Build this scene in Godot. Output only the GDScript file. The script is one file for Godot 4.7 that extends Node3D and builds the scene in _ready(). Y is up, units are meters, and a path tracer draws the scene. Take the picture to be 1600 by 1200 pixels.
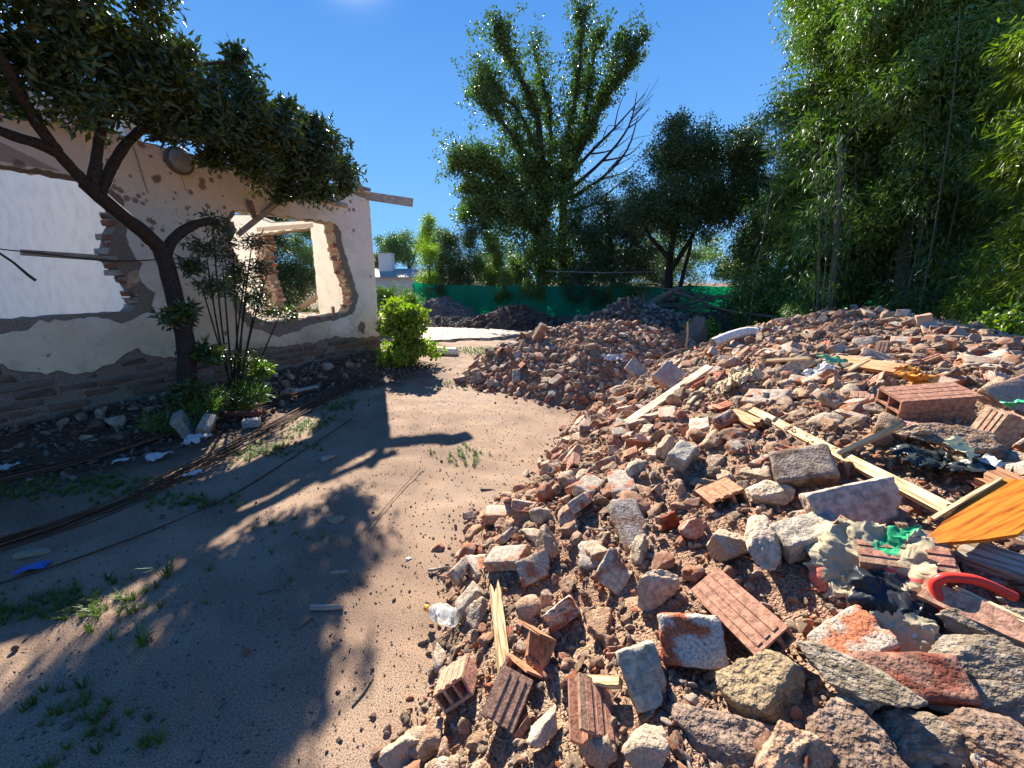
extends Node3D
# A half-demolished house, a leaning tree and heaps of rubble under a clear morning sky.

var rng := RandomNumberGenerator.new()
var used := {}
var M := {}
var sphere_cache := {}
const NEAR_FOOT := [Vector2(-.45, .6), Vector2(-.42, -.6), Vector2(-.35, -1.05), Vector2(-.32, -1.54), Vector2(-.36, -1.97), Vector2(-.26, -2.46), Vector2(.15, -3), Vector2(.44, -3.78), Vector2(.9, -4.9), Vector2(1.6, -5.9), Vector2(2.6, -6.9), Vector2(4.2, -7.3), Vector2(5.8, -7.0), Vector2(7, -6), Vector2(7.5, -4), Vector2(7.5, -1), Vector2(5, 1.5), Vector2(1.5, 1.5)]
const FAR_FOOT := [Vector2(-.85, -6.6), Vector2(-.3, -6.0), Vector2(.27, -5.48), Vector2(.82, -5.04), Vector2(1.6, -5.2), Vector2(2.8, -5.9), Vector2(3.9, -7), Vector2(4, -8.3), Vector2(2.6, -9.3), Vector2(.8, -9.2), Vector2(-.4, -8.2), Vector2(-.8, -7.3)]
var lump := FastNoiseLite.new()
var grit := FastNoiseLite.new()
var heap := PackedFloat32Array()
const HX0 := -1.4
const HZ0 := -10.2
const HS := 0.05
const HNX := 190
const HNZ := 245

func rf(a: float, b: float) -> float:
	return rng.randf_range(a, b)

func rv() -> Vector3:
	var v := Vector3(rng.randfn(), rng.randfn(), rng.randfn())
	return v.normalized() if v.length() > .01 else Vector3.UP

func rbasis() -> Basis:
	return Basis(rv(), rf(0, TAU))

# ------------------------------------------------------------------ naming
func numbered(called: String) -> String:
	if not used.has(called):
		used[called] = 0
		return called
	used[called] += 1
	return "%s_%03d" % [called, used[called]]

func tag(o: Node3D, label := "", category := "", group := "", kind := "") -> Node3D:
	if label != "": o.set_meta("label", label)
	if category != "": o.set_meta("category", category)
	if group != "": o.set_meta("group", group)
	if kind != "": o.set_meta("kind", kind)
	return o

func thing(called: String, label: String, category: String, xf := Transform3D(), group := "") -> Node3D:
	var o := Node3D.new()
	o.name = numbered(called)
	add_child(o, true)
	o.transform = xf
	tag(o, label, category, group)
	return o

func piece(called: String, mesh: Mesh, material: Material, parent: Node3D = self, xf := Transform3D()) -> MeshInstance3D:
	var o := MeshInstance3D.new()
	o.name = numbered(called) if parent == self else called
	o.mesh = mesh
	o.material_override = material
	o.transform = xf
	parent.add_child(o, true)
	return o

func many(called: String, mesh: Mesh, material: Material, xfs: Array, colors: Array, parent: Node3D = self) -> MultiMeshInstance3D:
	var mm := MultiMesh.new()
	mm.transform_format = MultiMesh.TRANSFORM_3D
	mm.use_colors = true
	mm.mesh = mesh
	mm.instance_count = xfs.size()
	for i in xfs.size():
		mm.set_instance_transform(i, xfs[i])
		mm.set_instance_color(i, colors[i])
	var o := MultiMeshInstance3D.new()
	o.name = numbered(called) if parent == self else called
	o.multimesh = mm
	o.material_override = material
	parent.add_child(o, true)
	o.set_meta("kind", "stuff")
	return o

# ------------------------------------------------------------------ materials
func lin(r: float, g: float, b: float) -> Color:
	return Color(r, g, b).linear_to_srgb()

func noise_tex(size: int, freq: float, ramp: Array, type := FastNoiseLite.TYPE_SIMPLEX_SMOOTH, octaves := 5, seed_ := 1, as_normal := false) -> NoiseTexture2D:
	var n := FastNoiseLite.new()
	n.noise_type = type
	n.frequency = freq
	n.fractal_octaves = octaves
	n.fractal_gain = .6
	n.seed = seed_
	var t := NoiseTexture2D.new()
	t.width = size
	t.height = size
	t.seamless = true
	t.noise = n
	t.as_normal_map = as_normal
	if ramp.size():
		var g := Gradient.new()
		var offs := PackedFloat32Array()
		var cols := PackedColorArray()
		for r in ramp:
			offs.append(r[0])
			cols.append(r[1])
		g.offsets = offs
		g.colors = cols
		t.color_ramp = g
	return t

func grey(v: float) -> Color:
	return Color(v, v, v)

func mat(called: String, c: Color, rough := .9, tex: Texture2D = null, scale := Vector3.ONE, bump: Texture2D = null, cm := 0.0, world := false) -> StandardMaterial3D:
	var m := StandardMaterial3D.new()
	m.resource_name = called
	m.albedo_color = Color(c.r, c.g * .985, c.b * .955, c.a)
	m.roughness = rough
	m.vertex_color_use_as_albedo = true
	m.metallic_specular = .3
	if tex or bump:
		m.uv1_triplanar = true
		m.uv1_world_triplanar = world
		m.uv1_scale = scale
	if tex: m.albedo_texture = tex
	if bump:
		m.heightmap_enabled = true
		m.heightmap_texture = bump
		m.heightmap_scale = cm
	M[called] = m
	return m

func leaf_mat(called: String, c: Color, back: Color, rough := .45) -> void:
	var m := mat(called, c, rough)
	m.backlight_enabled = true
	m.backlight = back
	m.cull_mode = BaseMaterial3D.CULL_DISABLED
	m.metallic_specular = .5

func make_materials() -> void:
	var grain := noise_tex(512, .02, [[0.0, grey(.62)], [.45, grey(.82)], [.6, grey(.92)], [1.0, grey(1.0)]], FastNoiseLite.TYPE_SIMPLEX_SMOOTH, 6, 3)
	var soft := noise_tex(512, .012, [[0.0, grey(.90)], [.5, grey(.97)], [1.0, grey(1.0)]], FastNoiseLite.TYPE_SIMPLEX_SMOOTH, 5, 13)
	var blotch := noise_tex(512, .02, [[0.0, Color(.42, .36, .31)], [.38, Color(.62, .56, .50)], [.5, Color(.95, .93, .9)], [.7, Color(1, 1, 1)], [1.0, Color(.8, .76, .7)]], FastNoiseLite.TYPE_SIMPLEX_SMOOTH, 6, 17)
	var speck := noise_tex(512, .06, [[0.0, grey(.45)], [.35, grey(.8)], [.55, grey(.9)], [.8, grey(1.0)], [1.0, grey(.7)]], FastNoiseLite.TYPE_SIMPLEX_SMOOTH, 5, 9)
	var h_rock := noise_tex(512, .03, [], FastNoiseLite.TYPE_SIMPLEX_SMOOTH, 7, 5)
	var h_pit := noise_tex(512, .05, [[0.0, grey(0.0)], [.35, grey(.6)], [.6, grey(.8)], [1.0, grey(1.0)]], FastNoiseLite.TYPE_SIMPLEX_SMOOTH, 6, 8)
	var h_soil := noise_tex(1024, .05, [], FastNoiseLite.TYPE_SIMPLEX_SMOOTH, 7, 21)
	var soil := noise_tex(1024, .07, [[0.0, Color(.40, .35, .31)], [.28, Color(.62, .57, .53)], [.42, Color(.84, .80, .77)], [.58, Color(.95, .92, .90)], [.75, Color(1, .99, .98)], [.9, Color(.86, .82, .78)], [1.0, Color(.70, .66, .62)]], FastNoiseLite.TYPE_SIMPLEX_SMOOTH, 7, 22)
	var h_dirt := noise_tex(2048, .11, [], FastNoiseLite.TYPE_SIMPLEX_SMOOTH, 5, 51)
	var dirt := noise_tex(2048, .09, [[0.0, Color(.34, .29, .25)], [.25, Color(.58, .53, .49)], [.38, Color(.80, .76, .73)], [.58, Color(.95, .92, .90)], [.75, Color(1, .99, .98)], [.9, Color(.86, .82, .78)], [1.0, Color(.68, .64, .60)]], FastNoiseLite.TYPE_SIMPLEX_SMOOTH, 7, 52)
	var woodgrain := noise_tex(512, .015, [[0.0, Color(.55, .47, .38)], [.4, Color(.84, .8, .74)], [.55, Color(.95, .93, .9)], [1.0, Color(1, 1, 1)]], FastNoiseLite.TYPE_SIMPLEX_SMOOTH, 6, 31)
	var bark := noise_tex(512, .02, [[0.0, grey(.35)], [.5, grey(.75)], [1.0, grey(1.0)]], FastNoiseLite.TYPE_SIMPLEX_SMOOTH, 6, 41)
	mat("ground", lin(.37, .288, .222), .95, dirt, Vector3.ONE * .62, h_dirt, .09, true)
	mat("soil", lin(.46, .335, .245), .97, soil, Vector3.ONE * 1.3, h_soil, 2.2, true)
	mat("dark_soil", lin(.13, .105, .09), .97, soil, Vector3.ONE * .8, h_soil, 2.5, true)
	mat("gravel", lin(.20, .175, .16), .95, speck, Vector3.ONE * .8, h_soil, 2.0, true)
	mat("concrete_floor", lin(.64, .60, .54), .85, soil, Vector3.ONE * .35, h_soil, .5, true)
	mat("dirty_floor", lin(.50, .46, .40), .85, blotch, Vector3.ONE * .45, h_soil, .6, true)
	var tones := [[.63, .49, .365], [.55, .42, .305], [.69, .57, .44], [.46, .345, .245], [.64, .44, .31], [.56, .375, .255]]
	for i in tones.size():
		mat("mortar%d" % i, lin(tones[i][0], tones[i][1], tones[i][2]), .95, speck if i % 2 else grain, Vector3.ONE * .55, h_rock, .7)
		mat("stone%d" % i, lin(tones[i][0], tones[i][1], tones[i][2]), .95, speck if i % 2 else grain, Vector3.ONE * 3.6, h_rock, .55)
	for i in 4:
		mat("brick%d" % i, [lin(1, 1, 1), lin(.8, .82, .85), lin(1.0, .93, .88), lin(.92, .95, .95)][i], .93, grain if i % 2 else speck, Vector3.ONE * 3.0, h_pit, .35)
	for i in 3:
		mat("clay%d" % i, [lin(.56, .235, .135), lin(.49, .245, .165), lin(.60, .33, .225)][i], .85, grain, Vector3.ONE * 3.5, h_pit, .12)
	mat("rubble_stuff", lin(1, 1, 1), .95, grain, Vector3.ONE * .6, h_rock, .4)
	mat("pale_plaster", lin(.92, .86, .80), .9, grain, Vector3.ONE * 2.6, h_pit, .3)
	mat("slate", lin(.34, .285, .225), .92, grain, Vector3(3, 9, 4), h_rock, .8)
	mat("ochre_rock", lin(.34, .26, .16), .95, speck, Vector3.ONE * 2.2, h_rock, 1.4)
	mat("brown_rock", lin(.30, .215, .165), .95, speck, Vector3.ONE * 2.2, h_rock, 1.2)
	mat("pale_wood", lin(.66, .52, .33), .8, woodgrain, Vector3(.6, 9, 9), woodgrain, .15)
	mat("white_wood", lin(.78, .71, .58), .8, woodgrain, Vector3(.6, 9, 9), woodgrain, .12)
	mat("red_wood", lin(.52, .28, .16), .8, woodgrain, Vector3(.6, 10, 10), woodgrain, .15)
	mat("old_wood", lin(.30, .23, .17), .9, woodgrain, Vector3(.6, 9, 9), woodgrain, .25)
	mat("grey_wood", lin(.42, .38, .34), .9, woodgrain, Vector3(.6, 9, 9), woodgrain, .2)
	mat("varnish", lin(.60, .205, .022), .40, woodgrain, Vector3(.5, 7, 2.0))
	mat("bark_dark", lin(.085, .065, .05), .95, bark, Vector3(6, 2.2, 6), bark, 1.2)
	mat("bark_grey", lin(.16, .13, .10), .95, bark, Vector3(3, 1.2, 3), bark, 1.2)
	mat("bark_pale", lin(.30, .27, .20), .9, bark, Vector3(4, 1.0, 4), bark, .5)
	mat("dead_wood", lin(.34, .29, .23), .9, bark, Vector3(5, 2, 5), bark, .6)
	mat("rust", lin(.12, .065, .04), .8, speck, Vector3.ONE * 6.0)
	mat("rust_bright", lin(.22, .12, .075), .8, speck, Vector3.ONE * 6.0)
	mat("brick_core", lin(.38, .30, .235), .97, speck, Vector3.ONE * 2.0, h_rock, 1.5)
	mat("old_brick", lin(1, 1, 1), .95, speck, Vector3.ONE * 3.0, h_pit, .6)
	mat("white_wall", lin(.91, .875, .80), .9, soft, Vector3.ONE * .45)
	mat("lintel_grey", lin(.58, .53, .48), .9, grain, Vector3.ONE * 1.2, h_pit, .3)
	mat("painted_timber", lin(.56, .50, .46), .8, woodgrain, Vector3(.8, 7, 7), woodgrain, .2)
	mat("grey_paint", lin(.36, .34, .32), .7, grain, Vector3.ONE * 3.0)
	mat("lamp_ring", lin(.20, .17, .14), .6, speck, Vector3.ONE * 5.0)
	mat("lamp_glass", lin(.40, .39, .37), .22, grain, Vector3.ONE * 3.0)
	mat("wire", lin(.06, .05, .045), .7)
	mat("net", lin(.016, .30, .19), .75, speck, Vector3(2.5, 2.5, 2.5))
	M.net.backlight_enabled = true
	M.net.backlight = lin(.03, .62, .40)
	M.net.cull_mode = BaseMaterial3D.CULL_DISABLED
	mat("red_pipe", lin(.62, .045, .03), .38)
	mat("bag_paper", lin(1, 1, 1), .85)
	M.bag_paper.cull_mode = BaseMaterial3D.CULL_DISABLED
	mat("plastic_sheet", lin(1, 1, 1), .32)
	M.plastic_sheet.cull_mode = BaseMaterial3D.CULL_DISABLED
	mat("orange_cap", lin(.75, .30, .04), .5)
	mat("roof_far", lin(.52, .47, .42), .8, speck, Vector3(.6, .6, .6))
	mat("white_far", lin(.72, .70, .67), .9)
	mat("dark_iron", lin(.05, .035, .028), .7, speck, Vector3.ONE * 4.0)
	var b := mat("bottle_plastic", Color(.93, .97, .97, .24), .08)
	b.transparency = BaseMaterial3D.TRANSPARENCY_ALPHA
	b.cull_mode = BaseMaterial3D.CULL_DISABLED
	b.metallic_specular = .6
	leaf_mat("leaf_glossy", lin(.048, .072, .026), lin(.30, .38, .07), .36)
	leaf_mat("leaf_dark", lin(.070, .115, .042), lin(.30, .44, .08), .42)
	leaf_mat("leaf_mid", lin(.13, .20, .055), lin(.46, .66, .12), .40)
	leaf_mat("leaf_bright", lin(.235, .335, .055), lin(.70, .92, .16), .38)
	leaf_mat("leaf_blue", lin(.14, .205, .085), lin(.42, .56, .17), .42)
	leaf_mat("grass_leaf", lin(.15, .22, .05), lin(.60, .82, .18), .5)
	leaf_mat("dry_leaf", lin(.34, .26, .15), lin(.4, .3, .15), .7)

# ------------------------------------------------------------------ mesh helpers
func mb() -> SurfaceTool:
	var st := SurfaceTool.new()
	st.begin(Mesh.PRIMITIVE_TRIANGLES)
	st.set_color(Color.WHITE)
	return st

func done(st: SurfaceTool) -> ArrayMesh:
	st.generate_normals()
	return st.commit()

func quad(st: SurfaceTool, a: Vector3, b: Vector3, c: Vector3, d: Vector3) -> void:
	for v in [a, b, c, a, c, d]: st.add_vertex(v)

func box(st: SurfaceTool, at: Vector3, size: Vector3, turn := Basis(), jag := 0.0) -> void:
	st.set_smooth_group(-1)
	var p := []
	for i in 8:
		var s := Vector3(1 if i & 1 else -1, 1 if i & 2 else -1, 1 if i & 4 else -1)
		var v := s * size * .5
		if jag > 0.0: v += Vector3(rf(-jag, jag), rf(-jag, jag), rf(-jag, jag))
		p.append(at + turn * v)
	quad(st, p[0], p[2], p[3], p[1])
	quad(st, p[4], p[5], p[7], p[6])
	quad(st, p[0], p[4], p[6], p[2])
	quad(st, p[1], p[3], p[7], p[5])
	quad(st, p[2], p[6], p[7], p[3])
	quad(st, p[0], p[1], p[5], p[4])

func tube(st: SurfaceTool, pts: Array, r0: float, r1: float, sides := 7, caps := true, wob := 0.0) -> void:
	st.set_smooth_group(0)
	var rings := []
	var n := pts.size()
	var side := Vector3.ZERO
	for i in n:
		var t: Vector3 = (pts[mini(i + 1, n - 1)] - pts[maxi(i - 1, 0)]).normalized()
		if side == Vector3.ZERO: side = t.cross(Vector3(.31, .2, .93)).normalized()
		side = (side - t * side.dot(t)).normalized()
		var up := t.cross(side)
		var ring := []
		for k in sides:
			var a := TAU * k / sides
			var r := lerpf(r0, r1, float(i) / (n - 1)) * (1.0 + rf(-wob, wob))
			ring.append(pts[i] + (side * cos(a) + up * sin(a)) * r)
		rings.append(ring)
	for i in n - 1:
		for k in sides:
			var k2 := (k + 1) % sides
			quad(st, rings[i][k], rings[i][k2], rings[i + 1][k2], rings[i + 1][k])
	if caps:
		st.set_smooth_group(-1)
		for k in range(1, sides - 1):
			for v in [rings[0][0], rings[0][k + 1], rings[0][k]]: st.add_vertex(v)
			for v in [rings[n - 1][0], rings[n - 1][k], rings[n - 1][k + 1]]: st.add_vertex(v)

func curve(pts: Array, per := 4) -> Array:   # a smooth line through the points
	var out := []
	for i in pts.size() - 1:
		var p0: Vector3 = pts[maxi(i - 1, 0)]
		var p3: Vector3 = pts[mini(i + 2, pts.size() - 1)]
		for k in per: out.append((pts[i] as Vector3).cubic_interpolate(pts[i + 1], p0, p3, float(k) / per))
	out.append(pts[-1])
	return out

func sphere_grid(sub: int) -> Array:
	if sphere_cache.has(sub): return sphere_cache[sub]
	var g := (1.0 + sqrt(5.0)) / 2.0
	var v := []
	for p in [[-1, g, 0], [1, g, 0], [-1, -g, 0], [1, -g, 0], [0, -1, g], [0, 1, g], [0, -1, -g], [0, 1, -g], [g, 0, -1], [g, 0, 1], [-g, 0, -1], [-g, 0, 1]]:
		v.append(Vector3(p[0], p[1], p[2]).normalized())
	var f := [[0, 11, 5], [0, 5, 1], [0, 1, 7], [0, 7, 10], [0, 10, 11], [1, 5, 9], [5, 11, 4], [11, 10, 2], [10, 7, 6], [7, 1, 8], [3, 9, 4], [3, 4, 2], [3, 2, 6], [3, 6, 8], [3, 8, 9], [4, 9, 5], [2, 4, 11], [6, 2, 10], [8, 6, 7], [9, 8, 1]]
	for s in sub:
		var mid := {}
		var f2 := []
		for t in f:
			var m := []
			for e in [[t[0], t[1]], [t[1], t[2]], [t[2], t[0]]]:
				var key := Vector2i(mini(e[0], e[1]), maxi(e[0], e[1]))
				if not mid.has(key):
					v.append((v[e[0]] + v[e[1]]).normalized())
					mid[key] = v.size() - 1
				m.append(mid[key])
			f2.append_array([[t[0], m[0], m[2]], [t[1], m[1], m[0]], [t[2], m[2], m[1]], [m[0], m[1], m[2]]])
		f = f2
	sphere_cache[sub] = [v, f]
	return sphere_cache[sub]

func rock_mesh(seed_: int, sub: int, dims: Vector3, planes: int, rough: float, c1 := Color.WHITE, c2 := Color.WHITE, flat := 0.0) -> ArrayMesh:
	rng.seed = 7000 + seed_
	var n := FastNoiseLite.new()
	n.seed = seed_
	n.frequency = 1.0
	n.fractal_octaves = 4
	var cuts := []
	for i in planes: cuts.append([rv(), rf(.40, .84)])
	if flat > 0.0:
		cuts.append([Vector3(rf(-.15, .15), 1, rf(-.15, .15)).normalized(), flat])
		cuts.append([Vector3(rf(-.15, .15), -1, rf(-.15, .15)).normalized(), flat])
	var s: Array = sphere_grid(sub)
	var pos := PackedVector3Array()
	var col := PackedColorArray()
	for v in s[0]:
		var r := 1.0
		for c in cuts:
			var d: float = v.dot(c[0])
			if d > .01: r = minf(r, c[1] / d)
		r += rough * n.get_noise_3dv(v * r * 1.6) + rough * .5 * n.get_noise_3dv(v * r * 5.0)
		pos.append(v * r * dims)
		var k := clampf(.5 + 1.4 * n.get_noise_3dv(v * 1.3 + Vector3(9, 4, 2)), 0, 1)
		col.append(c1.lerp(c2, smoothstep(.35, .65, k)))
	var idx := PackedInt32Array()
	for t in s[1]:
		idx.append(t[0])
		idx.append(t[2])
		idx.append(t[1])
	return indexed(pos, idx, col)

func indexed(pos: PackedVector3Array, idx: PackedInt32Array, col := PackedColorArray(), uv := PackedVector2Array()) -> ArrayMesh:
	var nrm := PackedVector3Array()
	nrm.resize(pos.size())
	for i in range(0, idx.size(), 3):
		var a := idx[i]
		var b := idx[i + 1]
		var c := idx[i + 2]
		var f := (pos[a] - pos[c]).cross(pos[a] - pos[b])
		nrm[a] += f
		nrm[b] += f
		nrm[c] += f
	for i in nrm.size(): nrm[i] = nrm[i].normalized()
	var arr := []
	arr.resize(Mesh.ARRAY_MAX)
	arr[Mesh.ARRAY_VERTEX] = pos
	arr[Mesh.ARRAY_NORMAL] = nrm
	arr[Mesh.ARRAY_INDEX] = idx
	if col.size(): arr[Mesh.ARRAY_COLOR] = col
	if uv.size(): arr[Mesh.ARRAY_TEX_UV] = uv
	var m := ArrayMesh.new()
	m.add_surface_from_arrays(Mesh.PRIMITIVE_TRIANGLES, arr)
	return m

# a brick, worn, its far end snapped off where x passes cut; brick colour, with mortar still sticking to it
func brick_mesh(seed_: int, size: Vector3, cut: float, c: Color, mortar: Color, mortar_share: float, n_ := 9) -> ArrayMesh:
	rng.seed = 9000 + seed_
	var n := FastNoiseLite.new()
	n.seed = seed_
	n.frequency = 1.0
	n.fractal_octaves = 4
	var slope := Vector2(rf(-.6, .6), rf(-.5, .5))
	var h := size * .5
	var r := minf(size.x, minf(size.y, size.z)) * .11
	var st := mb()
	st.set_smooth_group(0)
	var ts := [-1.0, -.95]
	for i in range(1, n_): ts.append(-.95 + 1.9 * i / n_)
	ts.append_array([.95, 1.0])
	for axis in 3:
		for sg in [-1, 1]:
			var g := []
			for i in ts.size():
				var row := []
				for j in ts.size():
					var p := Vector3.ZERO
					p[axis] = sg * h[axis]
					p[(axis + 1) % 3] = ts[i] * h[(axis + 1) % 3]
					p[(axis + 2) % 3] = ts[j] * h[(axis + 2) % 3]
					var inner := p.clamp(-h + Vector3.ONE * r, h - Vector3.ONE * r)
					if p != inner: p = inner + (p - inner).normalized() * r
					var lim := h.x * cut + p.y * slope.x + p.z * slope.y + .022 * n.get_noise_3d(p.y * 38, p.z * 38, 1.0) + .010 * n.get_noise_3d(p.y * 110, p.z * 110, 5.0)
					if cut < 1.0 and p.x > lim: p.x = lim
					p += Vector3(n.get_noise_3dv(p * 26.0), n.get_noise_3dv(p * 26.0 + Vector3.ONE * 9), n.get_noise_3dv(p * 26.0 + Vector3.ONE * 21)) * .006
					row.append(p)
				g.append(row)
			for i in ts.size() - 1:
				for j in ts.size() - 1:
					var q := [g[i][j], g[i][j + 1], g[i + 1][j + 1], g[i + 1][j]] if sg > 0 else [g[i][j], g[i + 1][j], g[i + 1][j + 1], g[i][j + 1]]
					for k in [0, 1, 2, 0, 2, 3]:
						var v: Vector3 = q[k]
						var m := smoothstep(-.06, .10, n.get_noise_3dv(v * 9.0 + Vector3(3, 8, 1)) + mortar_share - .5 + (.28 if v.y > h.y * .6 else 0.0))
						var shade := 1.0 + .35 * n.get_noise_3dv(v * 30.0)
						st.set_color((c * shade).lerp(mortar, m))
						st.add_vertex(v)
	return done(st)

# a hollow clay block: thin walls and webs running along x, some snapped short
func clay_block_mesh(seed_: int, length: float, w: float, h: float, nx: int, ny: int, broken := 0.0, drop := []) -> ArrayMesh:
	rng.seed = 11000 + seed_
	var st := mb()
	var t := .009
	var cells_w := (w - t) / nx
	var cells_h := (h - t) / ny
	var k := 0
	var add := func(c: Vector3, s: Vector3) -> void:
		var l := length * (1.0 - broken * rng.randf())
		st.set_color(Color(rng.randf_range(.78, 1.1), rng.randf_range(.85, 1.3), rng.randf_range(.9, 1.6)))
		box(st, Vector3((l - length) * .5, c.y, c.z), Vector3(l, s.y, s.z), Basis(), .0016)
	for j in ny + 1:
		if not drop.has(k): add.call(Vector3(0, -h / 2 + t / 2 + j * cells_h, 0), Vector3(0, t, w))
		k += 1
	for j in ny:
		for i in nx + 1:
			if not drop.has(k): add.call(Vector3(0, -h / 2 + t / 2 + (j + .5) * cells_h, -w / 2 + t / 2 + i * cells_w), Vector3(0, cells_h - t - .0005, t))
			k += 1
	for s in [-1, 1]:   # shallow keyed ribs on the wide faces
		if s == 1 and drop.has(ny): continue
		if s == -1 and drop.has(0): continue
		for i in range(1, 4):
			box(st, Vector3(-length * broken * .5, s * (h / 2 + .0006), -w / 2 + w * i / 4.0), Vector3(length * (1.0 - broken) - .006, .0042, w * .15))
	return done(st)

func sheet_mesh(seed_: int, w: float, d: float, amp: float, nx: int, nz: int, paint: Callable, freq := 13.0, edge := .12) -> ArrayMesh:
	var n := FastNoiseLite.new()
	n.seed = seed_
	n.frequency = 1.0
	n.fractal_type = FastNoiseLite.FRACTAL_RIDGED
	n.fractal_octaves = 3
	rng.seed = 17000 + seed_
	var folds := []
	for k in 7:
		var an := rf(0, TAU)
		folds.append(Vector3(cos(an) * rf(.6, 1.5), sin(an) * rf(.6, 1.5), rf(0, 2)))
	var e := FastNoiseLite.new()
	e.seed = seed_ + 5
	e.frequency = 3.0
	var pos := PackedVector3Array()
	var col := PackedColorArray()
	var idx := PackedInt32Array()
	for j in nz + 1:
		for i in nx + 1:
			var u := float(i) / nx * 2 - 1
			var v := float(j) / nz * 2 - 1
			var rad := 1.0 + edge * e.get_noise_2d(atan2(v, u) * 1.2, 2.0) * 2.0
			var p := Vector3(u * w * .5 * rad, 0, v * d * .5 * rad)
			p.y = amp * .35 * n.get_noise_3d(p.x * freq, 0, p.z * freq) + amp * .9 * e.get_noise_2d(p.x * 4.0, p.z * 4.0)
			for k in folds.size():   # sharp creases crossing one another
				var w3: Vector3 = folds[k]
				p.y += amp * 1.5 / (1.6 + k * .5) * (absf(fposmod((p.x * w3.x + p.z * w3.y) * freq + w3.z + e.get_noise_2d(p.x * 3.0, p.z * 3.0), 2.0) - 1.0) - .5)
			p.x += amp * .7 * n.get_noise_3d(p.x * freq, 4, p.z * freq)
			p.z += amp * .7 * n.get_noise_3d(p.x * freq, 8, p.z * freq)
			pos.append(p)
			col.append(paint.call(u, v))
	for j in nz:
		for i in nx:
			var a := j * (nx + 1) + i
			for k in [a, a + 1, a + nx + 2, a, a + nx + 2, a + nx + 1]: idx.append(k)
	return indexed(pos, idx, col)

# a spray of folded leaves round the origin
func leaf_spray(seed_: int, count: int, length: float, width: float, radius: float, droop := 0.2, updown := 1.0) -> ArrayMesh:
	rng.seed = 13000 + seed_
	var st := mb()
	st.set_smooth_group(-1)
	for i in count:
		var at := rv() * radius * pow(rng.randf(), .5) * Vector3(1, updown, 1)
		var dir := (rv() + at.normalized() * .7 + Vector3(0, -droop, 0)).normalized()
		var side := dir.cross(rv()).normalized()
		var up := side.cross(dir)
		var l := length * rf(.7, 1.2)
		var w := width * rf(.8, 1.2)
		var c := Color.WHITE * rf(.75, 1.2)
		st.set_color(Color(c.r * rf(.9, 1.25), c.g, c.b * rf(.7, 1.1)))
		var m1 := at + dir * l * .45 + up * w * .18
		var tip := at + dir * l - up * l * .12
		var a := m1 + side * w * .5 - up * w * .14
		var b := m1 - side * w * .5 - up * w * .14
		for v in [at, a, m1, a, tip, m1, at, m1, b, b, m1, tip]: st.add_vertex(v)
	return done(st)

func extrude(st: SurfaceTool, poly: PackedVector2Array, z0: float, z1: float, jag := 0.0) -> void:   # a flat outline in x and y made thick from z0 to z1
	st.set_smooth_group(-1)
	var ids := Geometry2D.triangulate_polygon(poly)
	for i in range(0, ids.size(), 3):
		var a := poly[ids[i]]
		var b := poly[ids[i + 1]]
		var c := poly[ids[i + 2]]
		if (b - a).cross(c - a) > 0:
			var s := b
			b = c
			c = s
		for p in [a, b, c]: st.add_vertex(Vector3(p.x, p.y, z1))
		for p in [a, c, b]: st.add_vertex(Vector3(p.x, p.y, z0))
	var cw := Geometry2D.is_polygon_clockwise(poly)
	for i in poly.size():
		var a := poly[i]
		var b := poly[(i + 1) % poly.size()]
		if a.distance_to(b) < .0005: continue
		if cw: quad(st, Vector3(a.x, a.y, z0), Vector3(b.x, b.y, z0), Vector3(b.x, b.y, z1), Vector3(a.x, a.y, z1))
		else: quad(st, Vector3(a.x, a.y, z0), Vector3(a.x, a.y, z1), Vector3(b.x, b.y, z1), Vector3(b.x, b.y, z0))

func ragged(pts: Array, step: float, amp: float, seed_: int, closed := true) -> PackedVector2Array:   # a broken edge through the points
	var n := FastNoiseLite.new()
	n.seed = seed_
	n.frequency = 3.0
	n.fractal_octaves = 3
	var out := PackedVector2Array()
	var count := pts.size() if closed else pts.size() - 1
	for i in count:
		var a: Vector2 = pts[i]
		var b: Vector2 = pts[(i + 1) % pts.size()]
		var k := maxi(1, int(a.distance_to(b) / step))
		for j in k:
			var p := a.lerp(b, float(j) / k)
			out.append(p + Vector2(n.get_noise_2d(p.x * 2, p.y * 2), n.get_noise_2d(p.x * 2 + 40, p.y * 2)) * amp * 2.0)
	if not closed: out.append(pts[-1])
	return out

func with_hole(outer: PackedVector2Array, hole: PackedVector2Array) -> PackedVector2Array:   # joins a hole to its outline by a slit
	var best := Vector2i(0, 0)
	var d := 1e9
	for i in outer.size():
		for j in hole.size():
			var q := outer[i].distance_to(hole[j])
			if q < d:
				d = q
				best = Vector2i(i, j)
	if Geometry2D.is_polygon_clockwise(outer) == Geometry2D.is_polygon_clockwise(hole): hole.reverse()
	for j in hole.size():
		pass
	var hj := 0
	d = 1e9
	for j in hole.size():
		var q := outer[best.x].distance_to(hole[j])
		if q < d:
			d = q
			hj = j
	var out := PackedVector2Array()
	for i in best.x + 1: out.append(outer[i])
	for j in hole.size() + 1: out.append(hole[(hj + j) % hole.size()])
	out[out.size() - 1] += Vector2(.00013, .00011)
	out.append(outer[best.x] + Vector2(.00012, .00014))
	for i in range(best.x + 1, outer.size()): out.append(outer[i])
	return out

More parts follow.
